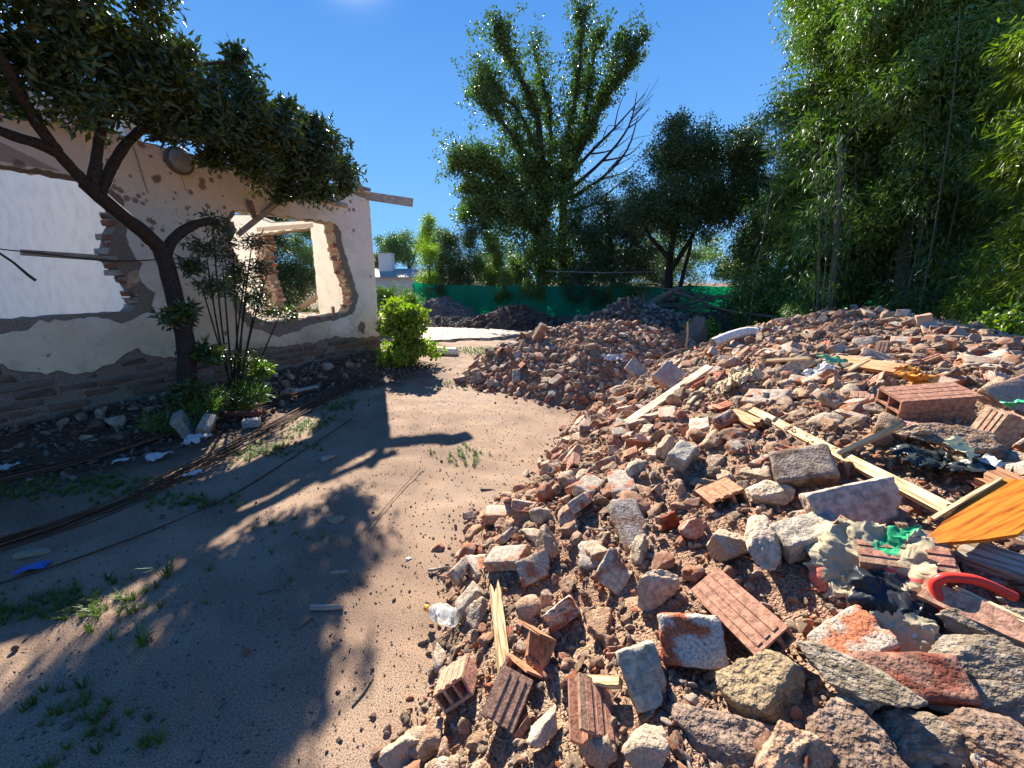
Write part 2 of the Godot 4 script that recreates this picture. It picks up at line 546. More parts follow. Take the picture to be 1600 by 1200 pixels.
# ------------------------------------------------------------------ the shape of the heaps
func inside(poly: Array, p: Vector2) -> float:   # metres inside the outline, negative outside
	var d := 1e9
	var within := false
	for i in poly.size():
		var a: Vector2 = poly[i]
		var b: Vector2 = poly[(i + 1) % poly.size()]
		var e := b - a
		var t := clampf((p - a).dot(e) / e.length_squared(), 0, 1)
		d = minf(d, p.distance_squared_to(a + e * t))
		if (a.y > p.y) != (b.y > p.y) and p.x < a.x + e.x * (p.y - a.y) / e.y: within = not within
	return sqrt(d) if within else -sqrt(d)

func heap_shape(x: float, z: float) -> float:
	var p := Vector2(x, z)
	var a := inside(NEAR_FOOT, p)
	var b := inside(FAR_FOOT, p)
	var hn := a * .3
	if a > 0.0: hn = 1.3 * (1.0 - exp(-a * .69)) + .28 * exp(-(pow(x - 4.2, 2) + pow(z + 5.2, 2)) / 1.6) * clampf(a, 0, 1) - .13 * smoothstep(1.55, 2.8, a)
	var hf := b * .3
	if b > 0.0: hf = 1.15 * (1.0 - exp(-b * .8))
	var h := maxf(hn, hf)
	var rough := clampf(maxf(a, b) * 2.0, 0, 1)
	return h + rough * (.10 * lump.get_noise_2d(x, z) + .035 * grit.get_noise_2d(x, z))

func ground_h(x: float, z: float) -> float:
	# a low bank of spoil along the foot of the house wall
	var q := Vector2(x + 2.79, z + 8.667)
	var b := q.x * .9103 + q.y * .41396
	var a := q.x * .41396 - q.y * .9103
	var bank := .20 * exp(-pow(maxf(b, 0.0) / .55, 2)) * smoothstep(.6, -.4, a) * smoothstep(-11.0, -8.0, a)
	var near := smoothstep(26.0, 14.0, Vector2(x, z).length())
	return bank + near * (.035 * lump.get_noise_2d(x * .35, z * .35) + .016 * lump.get_noise_2d(x * 2.3, z * 2.3) + .010 * grit.get_noise_2d(x * .6, z * .6) - .016 * (exp(-pow((x + .85 + z * .06) / .13, 2)) + exp(-pow((x + 2.05 + z * .04) / .14, 2))) * smoothstep(.2, -.6, z))

func top_h(x: float, z: float) -> float:   # ground or heap, whichever is higher
	var fx := (x - HX0) / HS
	var fz := (z - HZ0) / HS
	var g := ground_h(x, z)
	if fx < 0 or fz < 0 or fx >= HNX - 1 or fz >= HNZ - 1: return g
	var i := int(fx)
	var j := int(fz)
	fx -= i
	fz -= j
	var k := j * HNX + i
	return maxf(g, lerpf(lerpf(heap[k], heap[k + 1], fx), lerpf(heap[k + HNX], heap[k + HNX + 1], fx), fz))

func top_n(x: float, z: float) -> Vector3:
	var e := .09
	return Vector3(top_h(x - e, z) - top_h(x + e, z), 2 * e, top_h(x, z - e) - top_h(x, z + e)).normalized()

func on(x: float, z: float, lift := 0.0) -> Vector3:
	return Vector3(x, top_h(x, z) + lift, z)

func lay(n: Vector3, yaw: float, tilt := 0.0) -> Basis:   # a frame whose y leaves the slope
	var x := Vector3(cos(yaw), 0, -sin(yaw))
	x = (x - n * x.dot(n)).normalized()
	var b := Basis(x, n, x.cross(n))
	return b * Basis(rv(), rf(-tilt, tilt))

func along(p0: Vector3, p1: Vector3, up := Vector3.UP, roll := 0.0) -> Transform3D:   # x from p0 to p1, centred between them
	var x := (p1 - p0).normalized()
	var y := (up - x * up.dot(x)).normalized()
	return Transform3D(Basis(x, y, x.cross(y)) * Basis(Vector3.RIGHT, roll), (p0 + p1) * .5)

# ------------------------------------------------------------------ building it all
func _ready() -> void:
	rng.seed = 11
	# camera
	var cam := Camera3D.new()
	cam.name = "camera"
	cam.position = Vector3(0, 1.6, 0)
	cam.rotation.x = -atan(160.0 / 640.0)
	cam.fov = rad_to_deg(2.0 * atan(600.0 / 640.0))
	cam.near = .05
	cam.far = 900.0
	add_child(cam)
	# sky
	var sky := ProceduralSkyMaterial.new()
	sky.sky_top_color = lin(.004, .052, .215)
	sky.sky_horizon_color = lin(.092, .222, .40)
	sky.sky_curve = .36
	sky.ground_bottom_color = lin(.10, .085, .07)
	sky.ground_horizon_color = lin(.16, .19, .20)
	sky.sun_angle_max = 45.0
	sky.sun_curve = .026
	var env := Environment.new()
	env.background_mode = Environment.BG_SKY
	env.sky = Sky.new()
	env.sky.sky_material = sky
	env.tonemap_mode = Environment.TONE_MAPPER_LINEAR
	env.tonemap_exposure = 3.2
	env.sdfgi_enabled = true
	env.ssao_enabled = true
	env.ssil_enabled = true
	var we := WorldEnvironment.new()
	we.name = "world_environment"
	we.environment = env
	add_child(we)
	# sun: ahead and a little to the left, 33 degrees up
	var el := deg_to_rad(33.0)
	var az := deg_to_rad(-18.3)
	var towards := Vector3(sin(az) * cos(el), sin(el), -cos(az) * cos(el))
	var sun := DirectionalLight3D.new()
	sun.name = "sun"
	sun.light_energy = 1.6
	sun.light_color = Color(1.0, .965, .915)
	sun.light_angular_distance = .5
	sun.shadow_enabled = true
	sun.basis = Basis.looking_at(-towards, Vector3.UP)
	add_child(sun)

	lump.seed = 4
	lump.frequency = 1.1
	lump.fractal_octaves = 4
	grit.seed = 8
	grit.frequency = 6.0
	grit.fractal_octaves = 3
	make_materials()
	build_ground()
	build_heaps()
	build_house()
	build_yard_edge()
	build_trees()
	build_leaning_tree()
	build_rubble()
	build_finds()
	build_small_things()

func spread(lo: float, hi: float, far: float, step: float) -> PackedFloat32Array:   # fine steps from lo to hi, widening to far on both sides
	var mid := PackedFloat32Array()
	var x := lo
	while x <= hi:
		mid.append(x)
		x += step
	var out := PackedFloat32Array()
	var s := step * 1.3
	x = lo - s
	var left := []
	while x > -far:
		left.append(x)
		s *= 1.3
		x -= s
	left.append(-far)
	left.reverse()
	for v in left: out.append(v)
	out.append_array(mid)
	s = step * 1.3
	x = mid[-1] + s
	while x < far:
		out.append(x)
		s *= 1.3
		x += s
	out.append(far)
	return out

func grid_mesh(xs: PackedFloat32Array, zs: PackedFloat32Array, height: Callable, paint: Callable) -> ArrayMesh:
	var pos := PackedVector3Array()
	var col := PackedColorArray()
	var idx := PackedInt32Array()
	for z in zs:
		for x in xs:
			var h: float = height.call(x, z)
			pos.append(Vector3(x, h, z))
			col.append(paint.call(x, z, h))
	var w := xs.size()
	for j in zs.size() - 1:
		for i in w - 1:
			var a := j * w + i
			for k in [a, a + 1, a + w + 1, a, a + w + 1, a + w]: idx.append(k)
	return indexed(pos, idx, col)

func build_ground() -> void:
	var n := FastNoiseLite.new()
	n.seed = 77
	n.frequency = .55
	n.fractal_octaves = 4
	var paint := func(x: float, z: float, _h: float) -> Color:
		var k := .5 + .9 * n.get_noise_2d(x, z)
		var c := Color(.64, .62, .61).lerp(Color(1.10, 1.05, 1.0), clampf(k + .2 + .55 * n.get_noise_2d(x * 4, z * 4), 0, 1))
		# trodden, paler track up the middle; shade by the wall painted in, darker under the far trees
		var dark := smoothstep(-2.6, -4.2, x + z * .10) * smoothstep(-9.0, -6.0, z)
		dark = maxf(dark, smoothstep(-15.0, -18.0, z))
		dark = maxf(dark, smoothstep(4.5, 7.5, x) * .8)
		var wall := .9103 * (x + 2.79) + .41396 * (z + 8.667)   # metres from the house front: the shade there is painted near black
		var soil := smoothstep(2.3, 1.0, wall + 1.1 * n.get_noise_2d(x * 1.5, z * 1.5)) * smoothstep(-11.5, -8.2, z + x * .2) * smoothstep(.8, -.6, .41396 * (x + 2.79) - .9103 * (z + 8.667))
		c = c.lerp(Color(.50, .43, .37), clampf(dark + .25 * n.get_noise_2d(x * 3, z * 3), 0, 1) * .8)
		return c.lerp(Color(.22, .18, .15), clampf(soil, 0, 1) * .85)  # painted shade along the wall foot, broken up by noise
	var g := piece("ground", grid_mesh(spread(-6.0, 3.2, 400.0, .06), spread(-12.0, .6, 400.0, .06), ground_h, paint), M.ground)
	tag(g, "", "", "", "structure")
	# the bright old concrete floor lying beyond the house corner
	var st := mb()
	var out := ragged([Vector2(-5.2, -13.6), Vector2(-2.8, -14.3), Vector2(-.4, -13.9), Vector2(.6, -12.6), Vector2(-.6, -11.6), Vector2(-2.4, -11.0), Vector2(-4.8, -11.3)], .18, .12, 5)
	var flip := PackedVector2Array()
	for p in out: flip.append(Vector2(p.x, -p.y))
	extrude(st, flip, 0.0, .075)
	var slab := piece("concrete_floor", done(st), M.dirty_floor, self, Transform3D(Basis(Vector3.RIGHT, -PI / 2), Vector3(0, -.01, 0)))
	tag(slab, "", "", "", "structure")

func build_heaps() -> void:
	heap.resize(HNX * HNZ)
	for j in HNZ:
		for i in HNX: heap[j * HNX + i] = heap_shape(HX0 + i * HS, HZ0 + j * HS)
	var n := FastNoiseLite.new()
	n.seed = 5
	n.frequency = .8
	var pos := PackedVector3Array()
	var col := PackedColorArray()
	for j in HNZ:
		for i in HNX:
			var x := HX0 + i * HS
			var z := HZ0 + j * HS
			pos.append(Vector3(x, heap[j * HNX + i] - .004, z))
			var k := clampf(.5 + n.get_noise_2d(x, z) * 1.3, 0, 1)
			col.append(Color(.8, .78, .78).lerp(Color(1.25, 1.12, 1.05), k))
	# one mesh of earth for each heap
	for which in 2:
		var idx := PackedInt32Array()
		for j in HNZ - 1:
			for i in HNX - 1:
				var k := j * HNX + i
				if maxf(maxf(heap[k], heap[k + 1]), maxf(heap[k + HNX], heap[k + HNX + 1])) < -.12: continue
				var far := inside(FAR_FOOT, Vector2(pos[k].x, pos[k].z)) > inside(NEAR_FOOT, Vector2(pos[k].x, pos[k].z))
				if far != (which == 1): continue
				for q in [k, k + 1, k + HNX + 1, k, k + HNX + 1, k + HNX]: idx.append(q)
		var keep := {}
		var p2 := PackedVector3Array()
		var c2 := PackedColorArray()
		for q in idx.size():
			var o := idx[q]
			if not keep.has(o):
				keep[o] = p2.size()
				p2.append(pos[o])
				c2.append(col[o])
			idx[q] = keep[o]
		var m := piece("rubble_heap", indexed(p2, idx, c2), M.soil)
		if which == 0: tag(m, "long near heap of brown earth and demolition rubble filling the right side", "rubble heap")
		else: tag(m, "smaller rounded heap of earth and rubble beyond the pale loose board", "rubble heap")

# ------------------------------------------------------------------ the house
func plaster_texture() -> ImageTexture:
	var w := 768
	var im := Image.create(w, w, false, Image.FORMAT_RGB8)
	im.fill(lin(.58, .52, .45))
	var n := FastNoiseLite.new()
	n.seed = 14
	n.frequency = 1.0
	n.fractal_octaves = 5
	var spots := []
	rng.seed = 314
	for i in 150:
		var c := Vector2(rf(-4.3, -2.8), rf(2.0, 3.15))
		if i > 70: c = Vector2(rf(-5.9, -.1), rf(.6, 3.1))
		if i > 110: c = Vector2(rf(-2.6, -.4), rf(2.8, 3.05))
		spots.append([c, rf(.008, .032) * (1.0 if i % 9 else 1.5), rf(0, TAU)])
	for j in range(int(w * .42), w):
		var y := 6.0 * (1.0 - float(j) / w)
		for i in w:
			var a := -6.0 + 6.0 * i / w
			var f := n.get_noise_2d(a * 1.2, y * 1.2)
			var g := n.get_noise_2d(a * 9.0, y * 9.0)
			var c := Color(.76, .66, .55).lerp(Color(.66, .545, .385), smoothstep(1.7, .9, y + f * .5))
			c = c.lerp(Color(.86, .755, .645), smoothstep(-1.4, -.6, a + f * .6))
			c *= 1.0 + .10 * f + .07 * g
			var grime := smoothstep(.85, .45, y + f * .35 + g * .12) * .5
			c = c.lerp(Color(.28, .22, .16), clampf(grime, 0, 1))
			var patch := smoothstep(.28, .36, n.get_noise_2d(a * .9 + 31, y * 1.8 + 7)) * .14
			c = c.lerp(Color(.42, .35, .28), patch)
			var crack := absf(n.get_noise_2d(a * 1.6 + 80, y * 2.2 + 11))
			if crack < .007 and f > -.1: c *= .72
			if a < -4.45 and y > 2.7 and y < 2.98 + f * .2 and y - 2.7 < (a + 4.45) * -.45: c = c.lerp(Color(.33, .25, .20), .8)
			im.set_pixel(i, j, Color(c.r, c.g, c.b).linear_to_srgb())
	for s in spots:
		var c: Vector2 = s[0]
		var px := int((c.x + 6) / 6 * w)
		var py := int((1.0 - c.y / 6) * w)
		var r := maxi(1, int(s[1] / 6 * w * 1.3))
		for dj in range(-r, r + 1):
			for di in range(-r, r + 1):
				if Vector2(di, dj).length() < r * (1.0 + .7 * n.get_noise_2d(px + di * 6, py + dj * 6)) and px + di >= 0 and px + di < w and py + dj < w:
					im.set_pixel(px + di, py + dj, im.get_pixel(px + di, py + dj).lerp(lin(.17, .12, .08), .7))
	return ImageTexture.create_from_image(im)

func build_house() -> void:
	var th := deg_to_rad(90.0 - 24.454)
	var house := thing("ruined_house", "roofless cream plastered house with big holes broken through its front wall", "house", Transform3D(Basis(Vector3.UP, th), Vector3(-2.79, 0, -8.667)))
	var plaster := mat("plaster", Color.WHITE, .92, plaster_texture(), Vector3.ONE / 6.0, noise_tex(512, .02, [], FastNoiseLite.TYPE_SIMPLEX_SMOOTH, 6, 71), .35)
	rng.seed = 21
	# core of the front wall, with its two broken openings
	var outer := PackedVector2Array([Vector2(-12.5, -.3), Vector2(0, -.3)])
	outer.append_array(ragged([Vector2(-.005, 0.0), Vector2(-.01, 3.17)], .09, .008, 3, false))
	outer.append_array(ragged([Vector2(-.3, 3.2), Vector2(-.62, 3.2), Vector2(-.7, 3.06), Vector2(-1.5, 3.04), Vector2(-2.0, 3.06), Vector2(-2.6, 3.18), Vector2(-3.9, 3.2), Vector2(-12.5, 3.3)], .12, .015, 4, false))
	var left_hole := [Vector2(-5.75, 2.68), Vector2(-4.1, 2.66), Vector2(-4.05, 2.45), Vector2(-4.09, 2.24), Vector2(-4.22, 1.9), Vector2(-4.12, 1.67), Vector2(-4.0, 1.42), Vector2(-4.14, 1.26), Vector2(-5.3, 1.24), Vector2(-5.75, 1.24)]
	var right_hole := [Vector2(-2.68, 2.585), Vector2(-.95, 2.62), Vector2(-.92, 2.3), Vector2(-.82, 1.83), Vector2(-.68, 1.42), Vector2(-.66, 1.2), Vector2(-.82, 1.03), Vector2(-1.6, .975), Vector2(-2.4, .96), Vector2(-2.72, 1.12), Vector2(-2.86, 1.5), Vector2(-2.72, 1.8), Vector2(-2.86, 2.1), Vector2(-2.7, 2.32), Vector2(-2.8, 2.42)]
	var core := with_hole(with_hole(outer, ragged(left_hole, .07, .012, 8)), ragged(right_hole, .06, .016, 9))
	var st := mb()
	extrude(st, core, -.255, -.022)
	piece("wall_core", done(st), M.brick_core, house)
	# outer coat of plaster, chipped back from the openings and gone along the foot
	var foot := ragged([Vector2(-12.5, .86), Vector2(-5.3, .85), Vector2(-5.02, .69), Vector2(-4.6, .62), Vector2(-4.35, .72), Vector2(-4.18, .82), Vector2(-4.0, .70), Vector2(-3.7, .63), Vector2(-2.9, .62), Vector2(-2.2, .58), Vector2(-1.7, .56), Vector2(-1.2, .60), Vector2(-.85, .56), Vector2(-.6, .52), Vector2(-.01, .49)], .045, .022, 6, false)
	var coat := PackedVector2Array(foot)
	coat.append_array(ragged([Vector2(-.012, .6), Vector2(-.014, 3.15)], .06, .012, 13, false))
	coat.append_array(ragged([Vector2(-.3, 3.18), Vector2(-.64, 3.17), Vector2(-.72, 3.04), Vector2(-1.5, 3.02), Vector2(-2.0, 3.04), Vector2(-2.6, 3.16), Vector2(-3.9, 3.18), Vector2(-12.5, 3.28)], .06, .018, 14, false))
	var lh := [Vector2(-5.8, 2.69), Vector2(-4.14, 2.67), Vector2(-3.97, 2.5), Vector2(-3.99, 2.26), Vector2(-4.02, 2.0), Vector2(-3.93, 1.8), Vector2(-3.98, 1.62), Vector2(-3.86, 1.45), Vector2(-3.9, 1.27), Vector2(-4.12, 1.19), Vector2(-4.25, 1.12), Vector2(-4.4, 1.22), Vector2(-4.9, 1.21), Vector2(-5.05, 1.12), Vector2(-5.4, 1.1), Vector2(-5.8, 1.2)]
	var rh := [Vector2(-2.7, 2.60), Vector2(-.93, 2.625), Vector2(-.80, 2.5), Vector2(-.78, 2.2), Vector2(-.68, 1.9), Vector2(-.60, 1.7), Vector2(-.58, 1.5), Vector2(-.52, 1.35), Vector2(-.58, 1.15), Vector2(-.72, .98), Vector2(-1.2, .91), Vector2(-1.7, .88), Vector2(-1.95, .80), Vector2(-2.3, .74), Vector2(-2.5, .84), Vector2(-2.75, .92), Vector2(-2.95, 1.2), Vector2(-2.98, 1.6), Vector2(-2.84, 1.9), Vector2(-2.96, 2.2), Vector2(-2.86, 2.45)]
	# a chip of lost plaster near the corner
	var chip := ragged([Vector2(-.62, .62), Vector2(-.46, .60), Vector2(-.40, .74), Vector2(-.52, .84), Vector2(-.6, .76)], .03, .02, 17)
	var skin := with_hole(with_hole(with_hole(coat, ragged(lh, .05, .02, 18)), ragged(rh, .045, .02, 19)), chip)
	st = mb()
	extrude(st, skin, -.022, 0.0)
	piece("plaster_coat", done(st), plaster, house)
	# white inner coat
	st = mb()
	var inner := with_hole(with_hole(PackedVector2Array([Vector2(-12.5, 0), Vector2(-.26, 0), Vector2(-.26, 3.15), Vector2(-.6, 3.15), Vector2(-.72, 3.02), Vector2(-2.0, 3.02), Vector2(-2.6, 3.14), Vector2(-12.5, 3.26)]), ragged(lh, .09, .02, 28)), ragged(rh, .08, .02, 29))
	extrude(st, inner, -.275, -.255)
	piece("inner_plaster", done(st), M.white_wall, house)
	# end wall with its broken window, seen through the right opening
	var xf := Transform3D(Basis(Vector3(0, 0, 1), Vector3(0, 1, 0), Vector3(-1, 0, 0)), Vector3.ZERO)
	var wh := [Vector2(-1.42, 2.68), Vector2(-1.44, .93), Vector2(-2.2, .90), Vector2(-2.84, .88), Vector2(-2.80, 1.3), Vector2(-2.93, 1.6), Vector2(-2.95, 2.2), Vector2(-2.90, 2.60)]
	var wh2 := [Vector2(-1.41, 2.69), Vector2(-1.43, .92), Vector2(-2.2, .89), Vector2(-3.0, .86), Vector2(-3.2, 1.3), Vector2(-3.22, 1.9), Vector2(-3.16, 2.3), Vector2(-3.18, 2.64)]
	st = mb()
	extrude(st, with_hole(PackedVector2Array([Vector2(-4.6, -.3), Vector2(-.256, -.3), Vector2(-.256, 2.9), Vector2(-.5, 2.86), Vector2(-1.4, 2.84), Vector2(-2.6, 2.86), Vector2(-3.2, 3.05), Vector2(-4.6, 3.15)]), ragged(wh, .07, .012, 33)), .022, .232)
	piece("end_wall_core", done(st), M.brick_core, house, xf)
	st = mb()
	extrude(st, with_hole(PackedVector2Array([Vector2(-4.6, -.3), Vector2(-.277, -.3), Vector2(-.277, 2.88), Vector2(-.5, 2.84), Vector2(-1.4, 2.82), Vector2(-2.6, 2.84), Vector2(-3.2, 3.03), Vector2(-4.6, 3.12)]), ragged(wh2, .05, .014, 34)), .232, .252)
	extrude(st, with_hole(PackedVector2Array([Vector2(-4.6, -.3), Vector2(-.256, -.3), Vector2(-.256, 2.87), Vector2(-2.6, 2.82), Vector2(-4.6, 3.0)]), ragged(wh2, .05, .014, 35)), .002, .022)
	piece("end_wall_plaster", done(st), M.white_wall, house, xf)
	st = mb()
	box(st, Vector3(-.125, 2.725, -2.2), Vector3(.275, .085, 1.75))
	piece("window_lintel", done(st), M.painted_timber, house)
	# partition and back wall
	st = mb()
	box(st, Vector3(-3.62, 1.70, -3.55), Vector3(.16, 4.0, 6.54))
	piece("partition_wall", done(st), M.white_wall, house)
	st = mb()
	box(st, Vector3(-6.4, .0, -3.6), Vector3(12.2, .1, 6.6))
	piece("room_floor", done(st), M.concrete_floor, house)
	# bricks in the broken jambs
	var red := []
	for i in 7:
		var c: Color = [Color(.40, .17, .11), Color(.46, .24, .17), Color(.36, .15, .11), Color(.48, .30, .22), Color(.42, .20, .14), Color(.52, .40, .32), Color(.33, .17, .13)][i]
		red.append(brick_mesh(100 + i, Vector3(.23, .064, .235), .93, c, Color(.55, .49, .42), .36, 3))
	rng.seed = 55
	var jamb := func(edge: Array, y0: float, y1: float, sgn: float, zc: float, frame: Transform3D) -> void:
		var y: float = y0
		while y < y1:
			var a := 0.0
			for i in edge.size() - 1:
				var p: Vector2 = edge[i]
				var q: Vector2 = edge[i + 1]
				if (p.y - y) * (q.y - y) <= 0.0 and p.y != q.y: a = lerpf(p.x, q.x, (y - p.y) / (q.y - p.y))
			if a != 0.0 and rng.randf() < .9:
				if rng.randf() < .55:
					for s in [-1, 1]:
						piece("brick", red[rng.randi() % 7], M.old_brick, house, frame * Transform3D(Basis(Vector3.UP, (0.0 if sgn > 0 else PI) + rf(-.05, .05)).scaled_local(Vector3(1, 1, .46)), Vector3(a - sgn * (.115 - rf(-.01, .095)), y, zc + s * .056)))
				else:
					piece("brick", red[rng.randi() % 7], M.old_brick, house, frame * Transform3D(Basis(Vector3.UP, (0.0 if sgn > 0 else PI) + rf(-.05, .05)).scaled_local(Vector3(1, 1, .97)), Vector3(a - sgn * (.115 - rf(-.02, .09)), y, zc)))
			y += .079 + rf(-.003, .003)
	jamb.call([Vector2(-.92, 2.6), Vector2(-.92, 2.3), Vector2(-.82, 1.83), Vector2(-.68, 1.42), Vector2(-.66, 1.2), Vector2(-.82, 1.03)], 1.06, 2.56, -1.0, -.14, Transform3D())
	jamb.call([Vector2(-2.72, 1.1), Vector2(-2.86, 1.5), Vector2(-2.72, 1.8), Vector2(-2.86, 2.1), Vector2(-2.7, 2.32), Vector2(-2.8, 2.42)], 1.12, 2.4, 1.0, -.14, Transform3D())
	jamb.call([Vector2(-4.08, 2.62), Vector2(-4.05, 2.45), Vector2(-4.09, 2.24), Vector2(-4.22, 1.9), Vector2(-4.12, 1.67), Vector2(-4.0, 1.42), Vector2(-4.14, 1.26)], 1.3, 2.6, -1.0, -.14, Transform3D())
	jamb.call([Vector2(-2.84, .88), Vector2(-2.80, 1.3), Vector2(-2.93, 1.6), Vector2(-2.95, 2.2), Vector2(-2.90, 2.64)], .95, 2.62, 1.0, .118, xf)
	# bricks bare of plaster on the inner face left of the window
	for i in 21:
		for s in 2:
			piece("brick", red[rng.randi() % 7], M.old_brick, house, Transform3D(Basis(Vector3.UP, PI / 2).scaled_local(Vector3(.62, 1, .14)), Vector3(-.238 - rf(0, .008), .93 + i * .081, -3.08 - .14 * s + (.05 if i % 2 else 0.0))))
	# bricks of the sills
	for i in 14:
		piece("brick", red[rng.randi() % 7], M.old_brick, house, Transform3D(Basis(Vector3.UP, PI / 2 + rf(-.1, .1)), Vector3(-.80 - i * .128, .955 + rf(-.01, .02), -.14)))
	for i in 10:
		piece("brick", red[rng.randi() % 7], M.old_brick, house, Transform3D(Basis(Vector3.UP, PI / 2 + rf(-.1, .1)).scaled_local(Vector3(1, .9, .9)), Vector3(-.13, .87 + rf(-.01, .015), -1.52 - i * .135)))
	# bare courses along the foot of the wall
	var old := []
	for i in 8:
		var c: Color = [Color(.24, .13, .09), Color(.20, .15, .115), Color(.27, .16, .12), Color(.16, .12, .095), Color(.22, .17, .13), Color(.29, .17, .125), Color(.18, .14, .11), Color(.23, .18, .15)][i]
		old.append(brick_mesh(130 + i, Vector3(.27, .075, .14), 1.0 if i % 3 else .9, c, Color(.26, .21, .17), .38, 4))
	for row in 10:
		var y := .02 + row * .093
		var a := -6.1 + rf(0, .2)
		while a < -.02:
			var rough := clampf((-2.6 - a) / 1.5, 0.0, 1.0)
			var l := rf(.22, .30) + rough * rf(0, .14)
			if a + l > -.0: l = -a
			if l < .06: break
			# only where the plaster has come away
			var lim := .62
			for i in foot.size() - 1:
				if (foot[i].x - (a + l / 2)) * (foot[i + 1].x - (a + l / 2)) <= 0.0: lim = foot[i].y
			if y < lim + .03:
				piece("brick", old[rng.randi() % 8], M.old_brick, house, Transform3D(Basis(Vector3.UP, rf(-.03, .03) * (1 + rough)) * Basis(Vector3.BACK, rf(-.02, .02) * (1 + rough)) * Basis.from_scale(Vector3((l - .014) / .27, 1.0 - rough * rf(0, .2), 1)), Vector3(a + l / 2, y + rf(-.004, .004), -.078 + (rf(-.02, .012) + rough * rf(-.03, .03) if y + .05 < lim else -.018))))
			a += l
	# cornice ledge on the taller left part
	st = mb()
	extrude(st, ragged([Vector2(-12.5, 3.14), Vector2(-4.05, 3.14), Vector2(-4.02, 3.2), Vector2(-4.0, 3.27), Vector2(-4.2, 3.36), Vector2(-4.6, 3.39), Vector2(-12.5, 3.39)], .1, .012, 44), -.25, .09)
	piece("cornice", done(st), plaster, house)
	# rounded moulding above the right opening, cement lintel band below it
	st = mb()
	tube(st, curve([Vector3(-2.56, 3.045, .0), Vector3(-2.1, 3.04, .012), Vector3(-1.72, 3.03, .01)], 4), .062, .058, 10, true, .05)
	piece("moulding", done(st), M.painted_timber, house)
	st = mb()
	tube(st, curve([Vector3(-1.15, 2.96, .0), Vector3(-.85, 2.95, .008), Vector3(-.62, 2.95, .0)], 4), .045, .04, 9, true, .08)
	piece("moulding", done(st), M.painted_timber, house)
	# eaves timbers left on top
	st = mb()
	box(st, Vector3(0, 0, 0), Vector3(1.55, .15, .06), Basis(), .006)
	piece("rafter", done(st), M.painted_timber, house, along(Vector3(-.36, 3.30, -.56), Vector3(.32, 3.10, .75)))
	st = mb()
	box(st, Vector3.ZERO, Vector3(2.3, .085, .10), Basis(), .005)
	piece("rafter", done(st), M.grey_wood, house, Transform3D(Basis(Vector3.UP, .05) * Basis(Vector3.BACK, -.02), Vector3(-1.35, 3.27, -.12)))
	st = mb()
	box(st, Vector3.ZERO, Vector3(.7, .05, .07), Basis(), .005)
	piece("rafter", done(st), M.grey_wood, house, Transform3D(Basis(Vector3.UP, -.4) * Basis(Vector3.BACK, -.10), Vector3(-.42, 3.34, -.02)))
	st = mb()
	extrude(st, PackedVector2Array([Vector2(-.14, 0), Vector2(.16, 0), Vector2(.05, .10), Vector2(-.02, .17), Vector2(-.09, .18), Vector2(-.11, .10)]), -.03, .03)
	piece("roof_tile", done(st), M.painted_timber, house, Transform3D(Basis(Vector3.UP, .15), Vector3(-.22, 3.29, -.03)))
	# round bulkhead lamp
	st = mb()
	var lamp := MeshInstance3D.new()
	var ringm := TorusMesh.new()
	ringm.inner_radius = .125
	ringm.outer_radius = .165
	ringm.rings = 40
	ringm.ring_segments = 12
	lamp = piece("wall_lamp", ringm, M.lamp_ring, house, Transform3D(Basis(Vector3.RIGHT, PI / 2).scaled_local(Vector3(1, 1.6, 1)), Vector3(-3.33, 3.06, .03)))
	var dome := SphereMesh.new()
	dome.radius = .135
	dome.height = .27
	piece("lamp_glass", dome, M.lamp_glass, lamp, Transform3D(Basis.from_scale(Vector3(1, .33, 1)), Vector3(0, .012, 0)))
	# board still wedged across the left opening, with loose wires
	st = mb()
	box(st, Vector3.ZERO, Vector3(.74, .058, .045), Basis(), .006)
	var board := piece("wedged_board", done(st), M.grey_wood, house, Transform3D(Basis(Vector3.BACK, -.035), Vector3(-4.52, 1.865, -.02)))
	tag(board, "grey board wedged across the left opening")
	st = mb()
	tube(st, curve([Vector3(-6.4, 1.99, .02), Vector3(-5.3, 1.92, .03), Vector3(-4.88, 1.885, .025), Vector3(-4.2, 1.83, .03), Vector3(-3.6, 1.88, .012), Vector3(-3.0, 1.95, .012)], 5), .006, .006, 5)
	piece("wire", done(st), M.wire, house)
	st = mb()
	tube(st, [Vector3(-5.08, 1.90, .03), Vector3(-4.98, 1.78, .05), Vector3(-4.9, 1.66, .04), Vector3(-4.86, 1.61, .04)], .010, .016, 6)
	piece("hanging_wire", done(st), M.wire, house)
	st = mb()
	tube(st, curve([Vector3(-3.78, 3.1, .012), Vector3(-3.76, 2.9, .014), Vector3(-3.74, 2.7, .012), Vector3(-3.73, 2.62, .012)], 4), .004, .004, 4)
	tube(st, [Vector3(-3.36, 3.0, .012), Vector3(-3.3, 2.72, .012)], .003, .003, 4)
	piece("wire", done(st), M.wire, house)
	# short stub standing on the sill of the right opening, and a rusty reel beside it
	st = mb()
	box(st, Vector3.ZERO, Vector3(.045, .17, .045), Basis(), .004)
	tag(piece("sill_stub", done(st), M.old_wood, self, house.transform * Transform3D(Basis(), Vector3(-1.08, 1.065, -.10))), "short upright wooden stub on the sill of the right wall opening", "wooden stub")
	st = mb()
	tube(st, [Vector3(0, 0, -.04), Vector3(0, 0, .04)], .085, .085, 16, false)
	tube(st, [Vector3(0, 0, -.03), Vector3(0, 0, .03)], .05, .05, 12, true)
	tag(piece("iron_ring", done(st), M.dark_iron, self, house.transform * Transform3D(Basis(Vector3.UP, .5), Vector3(-1.92, 1.055, -.10))), "dark round iron ring lying on the sill of the right opening", "iron ring")
